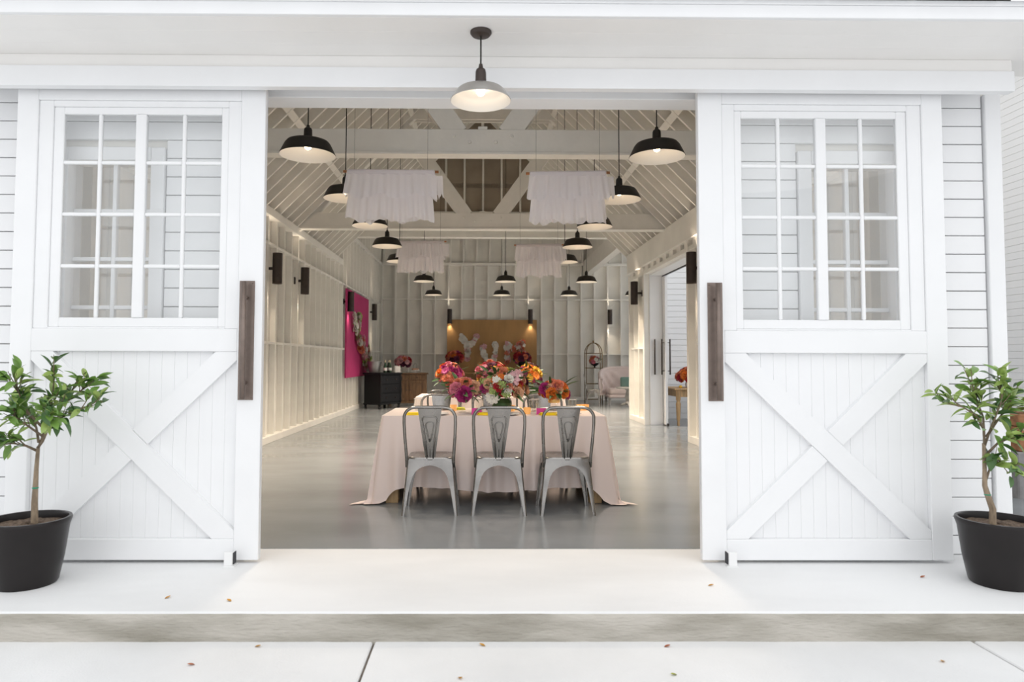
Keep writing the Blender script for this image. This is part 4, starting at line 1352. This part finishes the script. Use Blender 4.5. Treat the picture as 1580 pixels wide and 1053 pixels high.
# fallen leaves, each lying flat on the concrete
for i, (px, py, pz, m, lab) in enumerate([
    (-1.60, 3.52, 0, 'dryleaf', 'tiny orange fallen leaf on the porch before the left barn door'), (-1.25, 3.48, 0, 'dryleaf', 'tiny orange fallen leaf at the porch edge, toward the doorway'),
    (1.22, 3.72, 0, 'dryleaf', 'tiny orange fallen leaf on the porch left of the right door guide'), (2.46, 3.86, 0, 'dryleaf2', 'tiny brown fallen leaf beside the right tree pot'),
    (-1.06, 3.27, -0.134, 'dryleaf', 'tiny yellow fallen leaf at the foot of the step on the left'), (-1.26, 3.08, -0.134, 'dryleaf2', 'tiny red fallen leaf on the left paving slab'),
    (0.02, 3.27, -0.134, 'dryleaf', 'tiny orange fallen leaf at the foot of the step, middle'), (0.86, 3.26, -0.134, 'dryleaf2', 'tiny red fallen leaf at the foot of the step, right of middle'),
    (0.84, 2.98, -0.134, 'dryleaf3', 'tiny green fallen leaf on the middle paving slab'), (2.08, 3.11, -0.134, 'dryleaf', 'tiny orange fallen leaf near the right paving joint'), (-0.09, 2.96, -0.134, 'dryleaf', 'tiny pale fallen leaf low on the middle paving slab')]):
    k = leaf_mesh('fallen_leaf', 0.032, 0.018, -0.25, M[m])
    o = bpy.data.objects.new('fallen_leaf', k)
    o.location = (px, py, pz + 0.001); o.rotation_euler = (0, 0, rnd.random() * 6)
    link(o); tag(o, lab, 'leaf', 'fallen leaves')

# ================================================================== FAR END: BOARDS AND LETTERS
ply = box('plywood_board', -1.07, 1.67, 20.80, 20.855, 0.55, 2.45, M['ply'], None, 0.004)
tag(ply, 'warm plywood backdrop board with floral letters on the far wall', 'board')
def floral_letter(name, strokes, y, lab, seed, pal, size=0.078, plane='xz'):
    r = random.Random(seed)
    xs_ = [p[0] for st_ in strokes for p in st_]; zs_ = [p[1] for st_ in strokes for p in st_]
    cx, cz = (min(xs_) + max(xs_)) / 2, min(zs_)
    t = empty(name, (cx, y, cz) if plane == 'xz' else (y, cx, cz), 0, lab, 'floral letter', 'letters made of flowers')
    for st_ in strokes:
        for a, b in zip(st_[:-1], st_[1:]):
            L = math.hypot(b[0] - a[0], b[1] - a[1])
            n = max(1, int(L / 0.042))
            for k in range(n):
                u = (k + r.random()) / n
                px, pz = a[0] + (b[0] - a[0]) * u + (r.random() - 0.5) * 0.07 - cx, a[1] + (b[1] - a[1]) * u + (r.random() - 0.5) * 0.07 - cz
                s = size * (0.7 + 0.6 * r.random())
                if plane == 'xz':
                    bloom(t, r.choice(('rose', 'peony', 'floret', 'daisy')), r.choice(pal), (px, -0.01, pz), (r.random() - 0.5, -1, r.random() - 0.5), s, r)
                else:
                    bloom(t, r.choice(('rose', 'peony', 'floret', 'daisy')), r.choice(pal), (0.01, px, pz), (1, r.random() - 0.5, r.random() - 0.5), s, r)
            leaf_obj(t, r.choice(FERN), (a[0] - cx, -0.01, a[1] - cz) if plane == 'xz' else (0.01, a[0] - cx, a[1] - cz), ((r.random() - 0.5), -0.2, r.random() - 0.5), r, 0.5)
WP = ['white', 'white', 'white', 'white', 'blush']
floral_letter('floral_letter', [[(-0.66, 1.96), (-0.43, 1.62), (-0.43, 1.22)], [(-0.12, 1.97), (-0.43, 1.62)]], 20.73, 'letter Y of white flowers on the plywood board', 1, WP)
floral_letter('floral_letter', [[(0.02, 1.70), (0.02, 1.42), (0.12, 1.22), (0.26, 1.17), (0.38, 1.26), (0.42, 1.48), (0.42, 1.74)]], 20.73, 'letter U of white flowers on the plywood board', 2, WP)
floral_letter('floral_letter', [[(0.76, 1.16), (0.76, 1.76), (0.98, 1.52), (1.22, 1.78), (1.24, 1.30)]], 20.73, 'letter M of white and coral flowers on the plywood board', 3, ['white', 'white', 'white', 'blush', 'coral'])
pk = box('pink_board', -3.110, -3.07, 15.48, 18.45, 0.80, 2.84, M['pink'], None, 0.004)
tag(pk, 'tall magenta backdrop board leaning on the left wall', 'board')
floral_letter('floral_letter', [[(16.0, 2.30), (16.15, 1.85)], [(16.55, 2.32), (16.45, 1.95), (16.5, 1.6)]], -3.005, 'upper white flower letter on the magenta board', 4, ['white', 'blush', 'white', 'green'], 0.085, 'yz')
floral_letter('floral_letter', [[(16.6, 1.75), (16.9, 1.45), (17.2, 1.75)], [(17.0, 1.55), (17.3, 1.25)]], -3.005, 'middle white flower letter on the magenta board', 5, ['white', 'blush', 'coral'], 0.085, 'yz')
floral_letter('floral_letter', [[(17.4, 1.55), (17.5, 1.15), (17.8, 0.98)], [(18.0, 1.55), (18.05, 1.2), (17.8, 0.98)]], -3.005, 'lowest white flower letter on the magenta board', 6, ['white', 'blush', 'peach', 'green'], 0.085, 'yz')

# vases hung in front of the plywood board stand on a slim ledge table
lt = empty('console_table', (0.30, 20.45, 0), 0, 'low plywood console below the floral letters on the far wall', 'table')
box('console_top', -1.25, 1.25, -0.18, 0.18, 0.80, 0.84, M['ply'], lt)
for sx in (-1.2, 1.2):
    for sy in (-0.14, 0.14):
        box('leg', sx - 0.025, sx + 0.025, sy - 0.025, sy + 0.025, 0, 0.80, M['ply'], lt)
for (x, sd_, lab) in ((-0.80, 41, 'dark red bouquet in a black urn left of the floral letters'), (1.20, 43, 'red and plum bouquet in a black urn right of the floral letters')):
    b = empty('flower_arrangement', (x, 20.38, 0.84), 0, lab, 'flowers', 'bouquets in black urns')
    lathe('urn', [(0.0, 0.0), (0.07, 0.0), (0.07, 0.02), (0.025, 0.05), (0.03, 0.10), (0.11, 0.22), (0.12, 0.32), (0.13, 0.34)], M['blackwood'], b, None, 20)
    dome(b, (0, 0, 0.42), 0.24, 0.20, 26, ['red', 'coral', 'plum', 'orange', 'magenta', 'red'], ['rose', 'peony'], 0.075, sd_, 14)

# ------------------------------------------------------------------ chests
dr = empty('black_dresser', (-2.52, 17.35, 0), math.radians(58), 'black painted dresser standing before the magenta board', 'dresser')
def on_front(name, x0, x1, z0, z1, yf, d, m, p, ch=0.006): return box(name, x0, x1, yf - d, yf, z0, z1, m, p, ch)
box('body', -0.40, 0.40, -0.26, 0.26, 0.12, 0.85, M['blackwood'], dr, 0.008)
box('dresser_top', -0.44, 0.44, -0.30, 0.28, 0.85, 0.895, M['blackwood'], dr, 0.012)
box('plinth', -0.42, 0.42, -0.28, 0.27, 0.10, 0.14, M['blackwood'], dr, 0.008)
for k in range(3):
    w_ = on_front('drawer', -0.36, 0.36, 0.17 + k * 0.225, 0.375 + k * 0.225, -0.26, 0.02, M['blackwood'], dr)
    for sx in (-0.18, 0.18):
        sphere('knob', (sx, -0.022, 0.0), 0.018, M['bronze'], w_, 10)
for sx in (-0.37, 0.37):
    for sy in (-0.23, 0.23):
        lathe('foot', [(0.0, 0.0), (0.028, 0.0), (0.040, 0.02), (0.024, 0.06), (0.045, 0.105), (0.0, 0.105)], M['blackwood'], dr, (sx, sy, 0), 12)
    lathe('carved_post', [(0.02, 0.14), (0.034, 0.20), (0.022, 0.30), (0.034, 0.45), (0.022, 0.62), (0.034, 0.75), (0.02, 0.85)], M['blackwood'], dr, (sx * 1.05, -0.275, 0), 12)
sb = empty('oak_sideboard', (-2.02, 18.55, 0), math.radians(14), 'aged brown oak sideboard with two doors and two drawers', 'sideboard')
box('body', -0.50, 0.50, -0.22, 0.22, 0.08, 0.83, M['oak'], sb, 0.006)
box('sideboard_top', -0.54, 0.54, -0.26, 0.24, 0.83, 0.87, M['oak'], sb, 0.008)
box('plinth', -0.53, 0.53, -0.25, 0.23, 0.06, 0.11, M['oak'], sb, 0.006)
for sx in (-1, 1):
    xa, xb = sorted((sx * 0.015, sx * 0.44))
    d_ = on_front('drawer', xa, xb, 0.68, 0.81, -0.22, 0.02, M['oak'], sb)
    sphere('knob', (0, -0.02, 0), 0.016, M['bronze'], d_, 10)
    d_ = on_front('door', xa, xb, 0.13, 0.66, -0.22, 0.018, M['oak'], sb)
    w2 = abs(xb - xa) / 2
    for (a, b) in ((-w2, -w2 + 0.06), (w2 - 0.06, w2)):
        box('door_stile', a, b, -0.024, -0.009, -0.265, 0.265, M['oak'], d_)
    for (a, b) in ((-0.265, -0.20), (0.20, 0.265)):
        box('door_rail', -w2 + 0.06, w2 - 0.06, -0.024, -0.009, a, b, M['oak'], d_)
    sphere('knob', (-sx * (w2 - 0.03), -0.03, 0.02), 0.014, M['bronze'], d_, 10)
    for sy in (-0.19, 0.19):
        lathe('foot', [(0.0, 0.0), (0.03, 0.0), (0.035, 0.03), (0.02, 0.065), (0.0, 0.065)], M['oak'], sb, (sx * 0.48, sy, 0), 12)
bk = empty('ice_bucket', (-2.72, 17.30, 0.895), 0, 'galvanised ice bucket on the black dresser', 'bucket')
lathe('pail', [(0.0, 0.0), (0.13, 0.0), (0.185, 0.27), (0.192, 0.275), (0.192, 0.283), (0.180, 0.283), (0.125, 0.012), (0.0, 0.012)], M['zinc'], bk, None, 28)
for s in (-1, 1):
    tube('ring_handle', [(s * (0.185 + 0.03 * math.sin(a)), 0, 0.21 + 0.03 * math.cos(a)) for a in [k * PI / 4 for k in range(8)]], 0.005, M['zinc'], bk, seg=5, closed=True)
for i, (x, y, lab) in enumerate(((-2.44, 17.25, 'pale foil topped bottle left on the black dresser'), (-2.34, 17.42, 'pale foil topped bottle right on the black dresser'), (-2.40, 17.58, 'pale foil topped bottle at the back of the black dresser'))):
    b = empty('bottle', (x, y, 0.895), 0, lab, 'bottle', 'bottles on the black dresser')
    lathe('glass_body', [(0.0, 0.0), (0.042, 0.0), (0.044, 0.02), (0.044, 0.15), (0.020, 0.22), (0.016, 0.27)], M['bottle'], b, None, 16)
    lathe('foil', [(0.0175, 0.215), (0.017, 0.275), (0.018, 0.285), (0.016, 0.31), (0.0, 0.31)], M['foil'], b, None, 14)
    lathe('bottle_label', [(0.0447, 0.05), (0.0447, 0.12)], M['china'], b, None, 16, False)
sg = empty('drinks_sign', (-2.16, 17.55, 0.895), 0.1, 'small white drinks card behind the bottles', 'sign')
box('card', -0.07, 0.07, -0.002, 0.002, 0.0, 0.16, M['china'], sg, 0)
box('easel_foot', -0.03, 0.03, 0.0, 0.06, 0.0, 0.006, M['china'], sg, 0)
sv = empty('flower_arrangement', (-2.12, 18.45, 0.87), 0, 'dusky pink bouquet on the oak sideboard', 'flowers')
lathe('vase', [(0.0, 0.0), (0.06, 0.0), (0.05, 0.03), (0.09, 0.12), (0.085, 0.16)], M['gware'], sv, None, 18, False)
dome(sv, (0, 0, 0.27), 0.20, 0.16, 24, ['red', 'coral', 'pinkp', 'plum', 'blush'], ['rose', 'peony'], 0.07, 51, 12)
for (x, y, s, lab) in ((-1.80, 18.42, 1.0, 'small cake stand with pastries on the oak sideboard'),):
    cs = empty('cake_stand', (x, y, 0.87), 0, lab, 'cake stand')
    lathe('stand', [(0.0, 0.0), (0.06, 0.0), (0.05, 0.012), (0.015, 0.02), (0.015, 0.06), (0.12, 0.07), (0.125, 0.08), (0.0, 0.08)], M['china'], cs, None, 24)
    for k in range(7):
        a = k * 2 * PI / 6
        sphere('pastry', (0.07 * math.cos(a) if k < 6 else 0, 0.07 * math.sin(a) if k < 6 else 0, 0.10), 0.028, FL['peach'], cs, 10, 0.8)
    tube('wire_handle', [(-0.05, 0, 0.08), (-0.05, 0, 0.20), (0, 0, 0.26), (0.05, 0, 0.20), (0.05, 0, 0.08)], 0.004, M['blackmetal'], cs, seg=6)

# ------------------------------------------------------------------ lounge corner at the far right
es = empty('brass_display_stand', (3.20, 19.6, 0), 0, 'arched antique brass display stand against the far wall', 'display stand')
for k in range(4):
    a = PI / 4 + k * PI / 2
    cx_, cy_ = 0.235 * math.cos(a) * 1.38, 0.235 * math.sin(a) * 1.0
    cx_ = 0.225 if cx_ > 0 else -0.225
    cy_ = 0.16 if cy_ > 0 else -0.16
    pts = [(cx_, cy_, 0), (cx_, cy_, 1.42)] + [(cx_ * math.cos(b), cy_ * math.cos(b), 1.42 + 0.30 * math.sin(b)) for b in (0.35, 0.7, 1.0, 1.3, 1.55)]
    tube('upright', pts, 0.013, M['brass'], es, seg=8)
for zz in (0.10, 0.55, 1.00, 1.42):
    tube('shelf_hoop', [(-0.225, -0.16, zz), (0.225, -0.16, zz), (0.225, 0.16, zz), (-0.225, 0.16, zz)], 0.010, M['brass'], es, seg=6, closed=True)
    if zz < 1.3: box('shelf', -0.22, 0.22, -0.155, 0.155, zz - 0.004, zz + 0.004, M['gware'], es, 0)
sphere('finial', (0, 0, 1.76), 0.025, M['brass'], es, 10, 1.4)
ef = empty('flower_arrangement', (3.24, 19.6, 1.004), 0, 'pink bouquet in a dark bowl on the brass stand', 'flowers')
lathe('bowl', [(0.0, 0.0), (0.05, 0.0), (0.015, 0.02), (0.02, 0.04), (0.10, 0.09), (0.12, 0.14)], M['blackwood'], ef, None, 18)
dome(ef, (0, 0, 0.20), 0.14, 0.12, 16, ['blush', 'pinkp', 'coral', 'white'], ['rose', 'peony'], 0.06, 61, 8)

sf = empty('tufted_settee', (4.10, 19.0, 0), 0, 'pale pink tufted velvet settee with grey carved legs', 'settee')
def soft_box(name, hx, hy, hz, c, m, p, r=0.05, tuft=None):
    v, f = [], []
    bm = bmesh.new()
    bmesh.ops.create_cube(bm, size=2.0)
    bmesh.ops.scale(bm, vec=(hx, hy, hz), verts=bm.verts)
    bmesh.ops.bevel(bm, geom=list(bm.edges), offset=r, segments=4, profile=0.5, affect='EDGES')
    me = bpy.data.meshes.new(name); bm.to_mesh(me); bm.free()
    me.polygons.foreach_set('use_smooth', [True] * len(me.polygons))
    me.materials.append(m)
    o = bpy.data.objects.new(name, me); o.location = c
    return link(o, p)
soft_box('seat_cushion', 0.66, 0.33, 0.09, (0.04, -0.02, 0.36), M['velvet'], sf, 0.07)
box('seat_rail', -0.62, 0.70, -0.33, 0.31, 0.19, 0.28, M['velvet'], sf, 0.02)
# curved tufted back: grid with dimples following a U plan
v, f = [], []
nu, nv = 72, 20
def backpt(u, w, off):
    a = u * PI                      # 0..pi from left arm round the back to the right arm
    hx, hy = 0.76, 0.62
    cx_ = -math.copysign(abs(math.cos(a)) ** 0.55, math.cos(a)) * hx
    cy_ = math.sin(a) ** 0.55 * hy - 0.28
    hgt = 0.40 + 0.36 * math.sin(a) ** 0.6 - 0.04
    z = 0.26 + (hgt + 0.02) * w
    k = 0.10 * w
    return Vector((cx_ * (1 + k * 0.25) + off * -math.cos(a), cy_ + k * math.sin(a) + off * math.sin(a), z))
for off in (0.0, 0.10):
    for j in range(nv + 1):
        for i in range(nu + 1):
            u, w = 0.02 + 0.96 * i / nu, j / nv
            d = 0.0
            if off == 0.0:
                q = math.cos(u * 16 * PI) * math.cos(w * 4 * PI)
                d = -0.018 * q * (1 if w < 0.95 else 0)
            v.append(backpt(u, w, off + d))
N = (nu + 1) * (nv + 1)
for sI in (0, 1):
    for j in range(nv):
        for i in range(nu):
            a = sI * N + j * (nu + 1) + i
            q = [a, a + 1, a + nu + 2, a + nu + 1]
            f.append(q if sI else q[::-1])
for i in range(nu):
    a = nv * (nu + 1) + i
    f.append([a, a + 1, a + 1 + N, a + N][::-1])
for i in (0, nu):
    for j in range(nv):
        a = j * (nu + 1) + i
        f.append([a, a + nu + 1, a + nu + 1 + N, a + N])
mesh_obj('tufted_back', v, f, M['velvet'], sf, None, True)
tube('rolled_edge', [backpt(0.02 + 0.96 * i / 40, 1.0, 0.05) for i in range(41)], 0.058, M['velvet'], sf, seg=10)
for r_ in range(2):
    for k in range(8):
        u = (k + (0.5 if r_ else 1.0)) / 8.5
        if 0.05 < u < 0.95:
            sphere('button', backpt(u, 0.45 + 0.27 * r_, -0.012), 0.014, M['velvet'], sf, 8)
for (sx, sy) in ((-0.60, -0.28), (0.66, -0.28), (-0.60, 0.26), (0.66, 0.26)):
    lathe('leg', [(0.0, 0.0), (0.018, 0.0), (0.022, 0.03), (0.03, 0.08), (0.022, 0.11), (0.040, 0.15), (0.040, 0.20), (0.0, 0.20)], M['greywood'], sf, (sx, sy, 0), 12)
cu = soft_box('cushion', 0.17, 0.05, 0.15, (4.03, 19.05, 0.608), M['teal'], None, 0.045)
tag(cu, 'sage green cushion leaning on the pink settee', 'cushion')
pt = empty('pedestal_table', (3.84, 17.95, 0), 0, 'small whitewashed pedestal table before the pink settee', 'side table')
lathe('table_top', [(0.0, 0.48), (0.30, 0.48), (0.315, 0.495), (0.315, 0.51), (0.30, 0.52), (0.0, 0.52)], M['greywood'], pt, None, 32)
lathe('pedestal', [(0.05, 0.06), (0.085, 0.10), (0.055, 0.16), (0.085, 0.26), (0.06, 0.36), (0.045, 0.42), (0.10, 0.48)], M['greywood'], pt, None, 18)
for k in range(3):
    a = k * 2 * PI / 3 + 0.5
    tube('foot', [(0.03 * math.cos(a), 0.03 * math.sin(a), 0.09), (0.12 * math.cos(a), 0.12 * math.sin(a), 0.07), (0.20 * math.cos(a), 0.20 * math.sin(a), 0.028)], [0.045, 0.036, 0.027], M['greywood'], pt, seg=8)
bh = empty('birdhouse', (3.98, 17.95, 0.52), 0.0, 'small white birdhouse on the pedestal table', 'birdhouse')
prism('house_body', [(-0.06, 0.0), (0.06, 0.0), (0.06, 0.20), (0.0, 0.26), (-0.06, 0.20)], -0.05, 0.05, M['greywood'], bh)
o = lathe('dark_hole_disc', [(0.0, 0.003), (0.024, 0.003), (0.026, 0.0)][::-1], M['blackmetal'], bh, (0, -0.050, 0.14), 16); o.rotation_euler = (PI / 2, 0, 0)  # black disc stands in for the dark inside of the hole
for s in (-1, 1):
    beam('roof_panel', (s * 0.080, 0, 0.185), (0, 0, 0.268), 0.13, 0.010, M['china'], bh, up=(s * 0.7, 0, 0.7))

# ------------------------------------------------------------------ table outside the side door
ot = empty('turned_leg_table', (4.20, 13.20, -0.012), 0, 'pine turned leg table outside the side door', 'table')
box('table_top', -0.62, 0.62, -0.55, 0.55, 0.68, 0.71, M['pine'], ot, 0.006)
for s in (-1, 1):
    box('apron', -0.55, 0.55, s * 0.47 - 0.012, s * 0.47 + 0.012, 0.55, 0.68, M['pine'], ot)
    box('apron', s * 0.54 - 0.012, s * 0.54 + 0.012, -0.455, 0.455, 0.55, 0.68, M['pine'], ot)
    for q in (-1, 1):
        lathe('leg', [(0.0, 0.0), (0.018, 0.0), (0.028, 0.05), (0.020, 0.08), (0.034, 0.14), (0.040, 0.30), (0.046, 0.42), (0.030, 0.47), (0.044, 0.50), (0.044, 0.68), (0.0, 0.68)], M['pine'], ot, (s * 0.54, q * 0.47, 0), 16)
of = empty('flower_arrangement', (3.98, 13.15, 0.698), 0, 'bright coral bouquet on the table outside the side door', 'flowers')
lathe('vase', [(0.0, 0.0), (0.05, 0.0), (0.07, 0.06), (0.06, 0.10)], M['china'], of, None, 18)
dome(of, (0, 0, 0.20), 0.20, 0.15, 24, ['coral', 'pinkp', 'orange', 'peach', 'red'], ['rose', 'peony'], 0.075, 71, 8)
lemon = sphere('lemon', (3.74, 12.85, 0.698 + 0.028), 0.032, FL['yellow'], None, 12, 0.88)
tag(lemon, 'yellow lemon on the table outside the side door', 'lemon')

# ------------------------------------------------------------------ planter at the far right edge of the frame
pn = empty('timber_planter', (5.15, 6.3, -0.012), 0, 'brown timber planter with a leafy shrub beyond the right barn corner', 'planter')
box('stone_ledge', -0.40, 0.40, -0.25, 0.25, 0.0, 0.42, M['grey_stone'], pn, 0.01)
for k in range(3):
    box('plank', -0.36, 0.36, -0.225, 0.225, 0.424 + k * 0.11, 0.53 + k * 0.11, M['redwood'], pn, 0.006)
rr_ = random.Random(77)
for k in range(90):
    a, q = rr_.random() * 6.28, math.sqrt(rr_.random())
    leaf_obj(pn, citrus_leaf('leafC' if k % 3 else 'leafA', 0.085, 0.034, 0.45), (0.34 * q * math.cos(a), 0.20 * q * math.sin(a), 0.74 + 0.22 * rr_.random()), (rr_.random() - 0.5, rr_.random() - 0.5, 0.4 * rr_.random()), rr_, 1.3)
